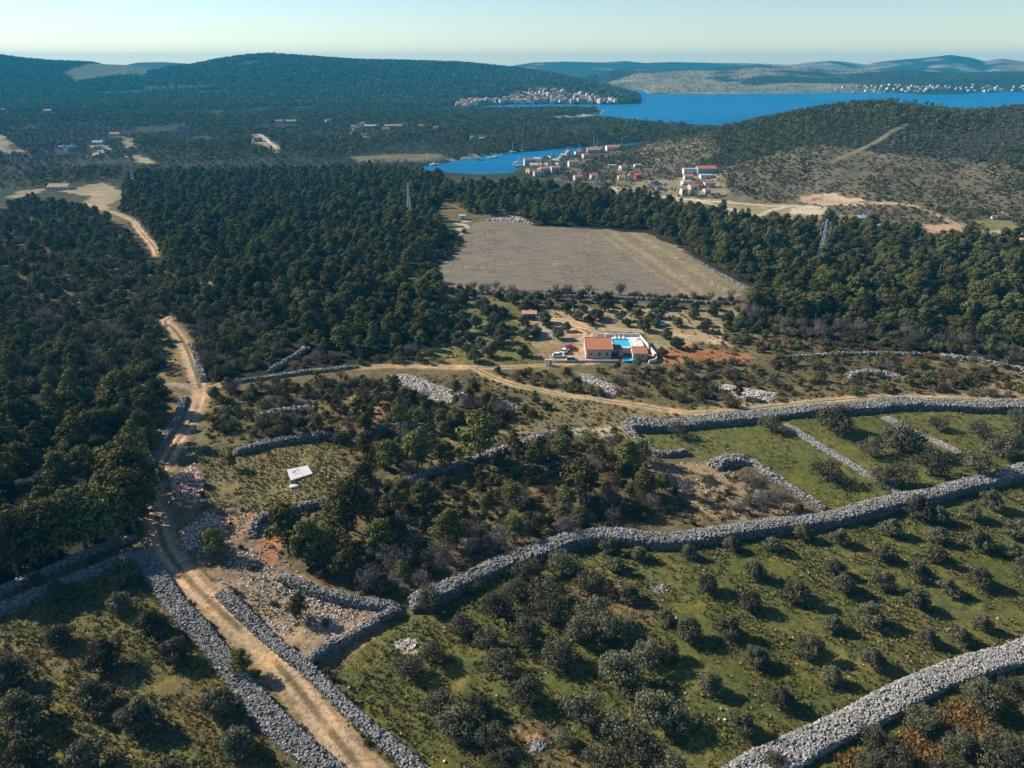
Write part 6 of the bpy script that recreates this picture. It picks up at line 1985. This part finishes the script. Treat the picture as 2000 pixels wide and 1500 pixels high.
# yard wall, gate pillars, meter box
yw = thing('yard_wall', 'low pale block wall in front of the pool house yard', 'yard wall', loc(HL(1140), -3.4))
nb = 22
L0, L1 = HL(1078) - HL(1140), HL(1206) - HL(1140)
blk = MB().box(-0.5 * (L1 - L0) / nb + 0.015, 0.5 * (L1 - L0) / nb - 0.015, -0.14, 0.14, -0.3, 0.85).mesh('block', M['beige'])
for k in range(nb):
    b_ = link('block', blk, yw, (L0 + (k + 0.5) * (L1 - L0) / nb, 0, RNG.uniform(-0.02, 0.02)))
cap = MB().box(L0, L1, -0.19, 0.19, 0.875, 0.98)
link('coping', cap.mesh('coping', M['concrete']), yw)
for px_, lab in ((1067, 'left pale gate pillar of the pool house drive'), (1075, 'right white gate pillar with a dark meter door')):
    x, y = at_px(px_, 714)
    g_ = thing('gate_pillar', lab, 'gate pillar', (x, y, float(ground(x, y))), 0, 'gate pillars of the pool house')
    wd_ = 0.35 if px_ == 1067 else 0.6
    link('shaft', MB().box(-wd_, wd_, -0.35, 0.35, -0.3, 2.0).mesh('shaft', M['white']), g_)
    link('cap', MB().box(-wd_ - 0.08, wd_ + 0.08, -0.43, 0.43, 2.003, 2.12).mesh('cap', M['concrete']), g_)
    if px_ == 1075:
        link('meter_door', MB().box(-0.32, 0.32, -0.38, -0.353, 0.6, 1.6).mesh('meter_door', M['greywall']), g_)
# a small stone hut among the olives
x, y = at_px(1034, 622)
hut = thing('stone_hut', 'small stone hut with an open front among the olives', 'hut', (x, y, float(ground(x, y))))
link('wall', MB().box(-2.6, 2.6, 1.2, 1.6, -0.3, 2.2).box(-2.6, -2.2, -1.4, 1.197, -0.3, 2.2).box(2.2, 2.6, -1.4, 1.197, -0.3, 2.2).mesh('wall', M['stonewall']), hut)
link('roof', MB().hexa([(-2.9, -1.7, 2.21), (2.9, -1.7, 2.21), (2.9, 1.9, 2.5), (-2.9, 1.9, 2.5), (-2.9, -1.7, 2.36), (2.9, -1.7, 2.36), (2.9, 1.9, 2.65), (-2.9, 1.9, 2.65)]).mesh('roof', M['roofold']), hut)
for x_ in (-0.9, 0.9):
    link('post', MB().box(x_ - 0.12, x_ + 0.12, -1.4, -1.16, -0.3, 2.2).mesh('post', M['wood']), hut)

x, y = at_px(903, 428)
sh_ = thing('shed', 'small white shed at the far left corner of the ploughed field', 'shed', (x, y, float(ground(x, y))), 0.1)
link('wall', MB().box(-2.0, 2.0, -1.5, 1.5, -0.4, 2.2).mesh('wall', M['white']), sh_)
link('roof', MB().hexa([(-2.2, -1.7, 2.21), (2.2, -1.7, 2.21), (2.2, 1.7, 2.7), (-2.2, 1.7, 2.7), (-2.2, -1.7, 2.36), (2.2, -1.7, 2.36), (2.2, 1.7, 2.85), (-2.2, 1.7, 2.85)]).mesh('roof', M['greyroof']), sh_)
door(sh_, 0.6, -1.5, w=0.9, h=1.9)

# ------------------------------------------------------------------ cars
def make_car(px, py, rz, paint, lab, van=False):
    x, y = at_px(px, py)
    c = thing('car', lab, 'car', (x, y, float(ground(x, y))), rz, 'cars parked in the pool house yard')
    L, W_, H_ = 4.2, 1.75, 1.45 if not van else 1.75
    def ring(xx, zl, zh, wl, wh):
        return [(xx, -wl / 2, zl), (xx, wl / 2, zl), (xx, W_ / 2 * 1.0 if wl > 1 else wl / 2, (zl + zh) / 2), (xx, wh / 2, zh), (xx, -wh / 2, zh), (xx, -W_ / 2 if wl > 1 else -wl / 2, (zl + zh) / 2)]
    body = MB().loft([ring(-2.1, 0.35, 0.72, 1.45, 1.35), ring(-1.95, 0.26, 0.86, 1.65, 1.55), ring(-1.1, 0.22, 0.92, 1.7, 1.62), ring(0.8, 0.22, 0.92, 1.7, 1.62), ring(1.7, 0.24, 0.80, 1.66, 1.5), ring(2.1, 0.34, 0.62, 1.45, 1.3)])
    link('body', body.mesh('body', M[paint], False), c)
    x0 = -1.95 if van else -1.75
    cab = MB().hexa([(x0, -0.80, 0.925), (1.0, -0.80, 0.925), (1.0, 0.80, 0.925), (x0, 0.80, 0.925), (x0 + 0.35, -0.62, H_), (0.25, -0.62, H_), (0.25, 0.62, H_), (x0 + 0.35, 0.62, H_)])
    link('window_glass', cab.mesh('window_glass', M['glass']), c)
    link('roof', MB().hexa([(x0 + 0.32, -0.64, H_ + 0.003), (0.28, -0.64, H_ + 0.003), (0.28, 0.64, H_ + 0.003), (x0 + 0.32, 0.64, H_ + 0.003), (x0 + 0.42, -0.56, H_ + 0.05), (0.18, -0.56, H_ + 0.05), (0.18, 0.56, H_ + 0.05), (x0 + 0.42, 0.56, H_ + 0.05)]).mesh('roof', M[paint]), c)
    for sx in (-1.3, 1.3):
        for sy in (-0.80, 0.80):
            w_ = link('wheel', MB().tube([(sx, sy - 0.11, 0.31), (sx, sy + 0.11, 0.31)], 0.31, 14).mesh('wheel', M['rubber']), c)
            s = 1 if sy > 0 else -1
            link('rim', MB().tube([(sx, sy + s * 0.105, 0.31), (sx, sy + s * 0.13, 0.31)], 0.19, 10).mesh('rim', M['chrome']), w_)
    for sy in (-0.55, 0.55):
        link('headlight', MB().box(2.02, 2.12, sy - 0.16, sy + 0.16, 0.50, 0.62).mesh('headlight', M['lamp']), c)
        link('tail_light', MB().box(-2.12, -2.03, sy - 0.14, sy + 0.14, 0.55, 0.68).mesh('tail_light', M['red']), c)
    return c
make_car(1114, 682, 0.5, 'red', 'red car parked furthest up the pool house yard', True)
make_car(1103, 688, 1.1, 'carwhite', 'white car parked nose to tail below the red car')
make_car(1091, 697, -0.15, 'carwhite', 'white car parked nearest the gate of the pool house')
make_car(1118, 706, 0.05, 'carsilver', 'silver green estate car parked behind the yard wall', True)
make_car(1294, 635, 0.3, 'carwhite', 'white car half hidden by olives above the pool')

# ------------------------------------------------------------------ the white slab in the clearing
x, y = at_px(586, 927)
c_ = np.array([at_px(*p) for p in ((561, 921), (601, 912), (611, 927), (569, 941))])
ctr = c_.mean(0)
zc = float(ground(*ctr))
sl = thing('cistern_slab', 'white concrete slab lying in the rough grass clearing', 'concrete slab', (ctr[0], ctr[1], zc))
q = c_ - ctr
V = [(a, b, -0.4) for a, b in q[[3, 2, 1, 0]]] + [(a, b, 0.45) for a, b in q[[3, 2, 1, 0]]]
link('slab', MB().hexa(V).mesh('slab', M['concrete']), sl)
u_ = (q[1] - q[0]) / np.linalg.norm(q[1] - q[0])
v_ = (q[3] - q[0]) / np.linalg.norm(q[3] - q[0])
def on_slab(mb, a0, a1, b0, b1, z0, z1):
    P4 = [q[0] + u_ * a + v_ * b for a, b in ((a0, b0), (a1, b0), (a1, b1), (a0, b1))]
    P4 = P4[::-1]
    return mb.hexa([(p[0], p[1], z0) for p in P4] + [(p[0], p[1], z1) for p in P4])
link('hatch', on_slab(MB(), 0.9, 1.7, 1.2, 2.0, 0.453, 0.56).mesh('hatch', M['steel']), sl)
link('pipe', MB().tube([(*(q[0] + u_ * 2.2 + v_ * 1.3), 0.40), (*(q[0] + u_ * 2.2 + v_ * 1.3), 0.9)], 0.09, 8).mesh('pipe', M['rubber']), sl)
link('groove_bar', on_slab(MB(), 1.0, 2.4, 3.0, 3.12, 0.453, 0.50).mesh('groove_bar', M['steel']), sl)
x, y = at_px(575, 951)
bo = thing('boulder', 'flat pale boulder just below the white slab', 'boulder', (x, y, float(ground(x, y))))
ring_ = [[(r * math.cos(a) * (1.3 + 0.2 * math.sin(3 * a)), r * math.sin(a) * 0.75, z) for a in np.linspace(0, 2 * math.pi, 12, endpoint=False)] for r, z in ((0.8, -0.3), (0.95, 0.1), (0.85, 0.34), (0.4, 0.42))]
link('rock', MB().loft(ring_).mesh('rock', M['concrete'], True), bo)

# ------------------------------------------------------------------ power pylons
def pylon(px, py, hpx, lab):
    x, y = at_px(px, py)
    z = float(ground(x, y))
    H_ = hpx * m_per_px(x, y, z) / math.cos(math.atan2(HC - z, y)) * 0.97
    p = thing('pylon', lab, 'pylon', (x, y, z), 0.35, 'lattice power pylons')
    def half(f):
        return np.interp(f, [0, 0.55, 1.0], [0.085, 0.03, 0.014]) * H_
    fs_ = [0, 0.12, 0.23, 0.33, 0.42, 0.50, 0.57, 0.64, 0.71, 0.78, 0.85, 0.92, 1.0]
    t_ = 0.11
    for sx in (-1, 1):
        for sy in (-1, 1):
            link('leg', MB().tube([(sx * half(f), sy * half(f), f * H_ - (0.5 if f == 0 else 0)) for f in fs_], t_, 4).mesh('leg', M['steel']), p)
    br = MB()
    for f0, f1 in zip(fs_[:-1], fs_[1:]):
        a, b = half(f0), half(f1)
        z0, z1 = f0 * H_, f1 * H_
        for s in (-1, 1):
            br.tube([(-a, s * a, z0), (b, s * b, z1)], 0.06, 3).tube([(a, s * a, z0), (-b, s * b, z1)], 0.06, 3)
            br.tube([(s * a, -a, z0), (s * b, b, z1)], 0.06, 3).tube([(s * a, a, z0), (s * b, -b, z1)], 0.06, 3)
    tag(link('bracing', br.mesh('bracing', M['steel']), p), kind='stuff')
    for f, l_ in ((0.68, 0.13), (0.80, 0.16), (0.92, 0.12)):
        am = MB()
        for s in (-1, 1):
            am.tube([(s * half(f), 0, f * H_), (s * l_ * H_, 0, f * H_ + 0.25)], 0.09, 4).tube([(s * half(f), 0, f * H_ + H_ * 0.035), (s * l_ * H_, 0, f * H_ + 0.25)], 0.07, 4)
        arm = link('crossarm', am.mesh('crossarm', M['steel']), p)
        for s in (-1, 1):
            link('insulator', MB().tube([(s * l_ * H_, 0, f * H_ + 0.2), (s * l_ * H_, 0, f * H_ - 1.2)], 0.09, 5).mesh('insulator', M['lamp']), arm)
    return p
pylon(800, 428, 70, 'tall lattice pylon standing in the pine wood left of the field')
pylon(1603, 505, 76, 'lattice pylon standing in the pine wood right of the field')
pylon(263, 368, 54, 'lattice pylon at the edge of the wood near the bare far field')
pylon(735, 167, 15, 'tiny lattice pylon on the far wooded hillside')

# ------------------------------------------------------------------ boats
def hull_mesh(L, B, D, m):
    rings = []
    for f in np.linspace(0, 1, 9):
        wd = B / 2 * (math.sin(math.pi * min(1, 0.32 + 0.68 * f) ) ** 0.6 if f < 1 else 0.02)
        wd = max(wd, 0.03)
        zt = D * (0.75 + 0.25 * f * f)
        xx = -L / 2 + L * f
        rings.append([(xx - 0.06 * L * (1 - f) * 0, -wd * 0.45, -0.35 * D * (1 - f ** 3)), (xx, wd * 0.45, -0.35 * D * (1 - f ** 3)), (xx, wd * 0.95, 0.3 * D), (xx, wd, zt), (xx, -wd, zt), (xx, -wd * 0.95, 0.3 * D)])
    return MB().loft(rings).mesh('hull', M[m])

def boat(px, py, L, mast, rz, lab, hull='hull'):
    x, y = at_level(px, py, SEA)
    kind_ = 'sailing_boat' if mast else 'motor_boat'
    b_ = thing(kind_, lab, 'sailing boat' if mast else 'motor boat', (float(x), float(y), SEA + 0.05), rz, 'boats in the bay')
    B, D = L * 0.31, L * 0.125
    link('hull', hull_mesh(L, B, D, hull), b_)
    link('cabin', MB().hexa([(-L * 0.18, -B * 0.30, D * 0.76), (L * 0.22, -B * 0.24, D * 0.80), (L * 0.22, B * 0.24, D * 0.80), (-L * 0.18, B * 0.30, D * 0.76), (-L * 0.15, -B * 0.25, D * 1.35), (L * 0.12, -B * 0.19, D * 1.25), (L * 0.12, B * 0.19, D * 1.25), (-L * 0.15, B * 0.25, D * 1.35)]).mesh('cabin', M['white']), b_)
    if mast:
        link('mast', MB().tube([(L * 0.06, 0, D * 0.7), (L * 0.06, 0, D + mast)], [0.16, 0.11], 6).mesh('mast', M['alu']), b_)
        link('boom', MB().tube([(L * 0.06, 0, D + 1.6), (-L * 0.36, 0, D + 1.5)], 0.13, 6).mesh('boom', M['alu']), b_)
        link('furled_sail', MB().tube([(L * 0.04, 0, D + 1.85), (-L * 0.34, 0, D + 1.72)], [0.22, 0.14], 6).mesh('furled_sail', M['white'] if hull == 'hull' else M['tarp']), b_)
        link('spreader', MB().tube([(L * 0.06, -0.9, D + mast * 0.6), (L * 0.06, 0.9, D + mast * 0.6)], 0.05, 4).mesh('spreader', M['alu']), b_)
        st_ = MB().tube([(L * 0.06, 0, D + mast), (L * 0.49, 0, D)], 0.03, 3).tube([(L * 0.06, 0, D + mast), (-L * 0.48, 0, D * 0.8)], 0.03, 3)
        link('rigging', st_.mesh('rigging', M['steel']), b_)
    else:
        link('windscreen', MB().hexa([(L * 0.13, -B * 0.2, D * 1.26), (L * 0.17, -B * 0.2, D * 1.2), (L * 0.17, B * 0.2, D * 1.2), (L * 0.13, B * 0.2, D * 1.26), (L * 0.06, -B * 0.17, D * 1.75), (L * 0.08, -B * 0.17, D * 1.75), (L * 0.08, B * 0.17, D * 1.75), (L * 0.06, B * 0.17, D * 1.75)]).mesh('windscreen', M['glass']), b_)
    return b_
boat(1000, 298.5, 11, 12.5, 0.3, 'white sailing boat moored against the far bank of the bay')
boat(1019, 296.5, 9.5, 12, 0.3, 'white sailing boat right of the one moored at the bank')
boat(849, 322, 11, 13, 0.5, 'sailing boat with a tall mast at the head of the bay')
boat(833, 322, 10, 12.5, 0.4, 'sailing boat furthest up the head of the bay')
boat(1012, 318.5, 9, 8, 0.1, 'small sailing boat tied up off the promontory tip')
boat(1158, 291, 12, 14, 0.4, 'sailing boat with the tallest mast behind the pink bay house')
boat(1165, 290, 11, 12, 0.4, 'sailing boat next to the tallest mast behind the pink bay house')
boat(1131, 295, 9, 8, 0.5, 'small sailing boat in the middle of the outer bay')
boat(1213, 285.5, 9, 9, 0.4, 'sailing boat off the last house of the bay')
boat(1108, 303, 9, 9, 0.4, 'sailing boat off the promontory houses', 'hulldark')
boat(938, 312.8, 8, 0, 2.9, 'motor boat with a dark hull in the middle of the bay', 'hulldark')
boat(959, 309, 10, 0, 0.1, 'long white motor boat in the middle of the bay, left of its twin')
boat(970, 306.7, 10, 0, 0.1, 'long white motor boat in the middle of the bay, right of its twin')
boat(1122, 285.5, 9, 0, 0.2, 'white motor boat close under the far wooded bank')
boat(1011, 326, 9, 0, 1.2, 'motor boat with a blue cover at the promontory jetty', 'hulldark')
boat(905, 311.5, 7, 0, 0.2, 'small white motor boat close to the left bank')
# jetty at the promontory
x, y = at_level(1014, 322.5, SEA)
jt = thing('jetty', 'pale stone jetty at the tip of the promontory', 'jetty', (float(x), float(y), SEA), 0.1)
link('deck', MB().box(-7, 5, -1.2, 1.2, -1.5, 0.8).mesh('deck', M['concrete']), jt)
for k in range(3):
    link('bollard', MB().tube([(-6 + 4 * k, -0.9, 0.8), (-6 + 4 * k, -0.9, 1.25)], 0.14, 8).mesh('bollard', M['steel']), jt)
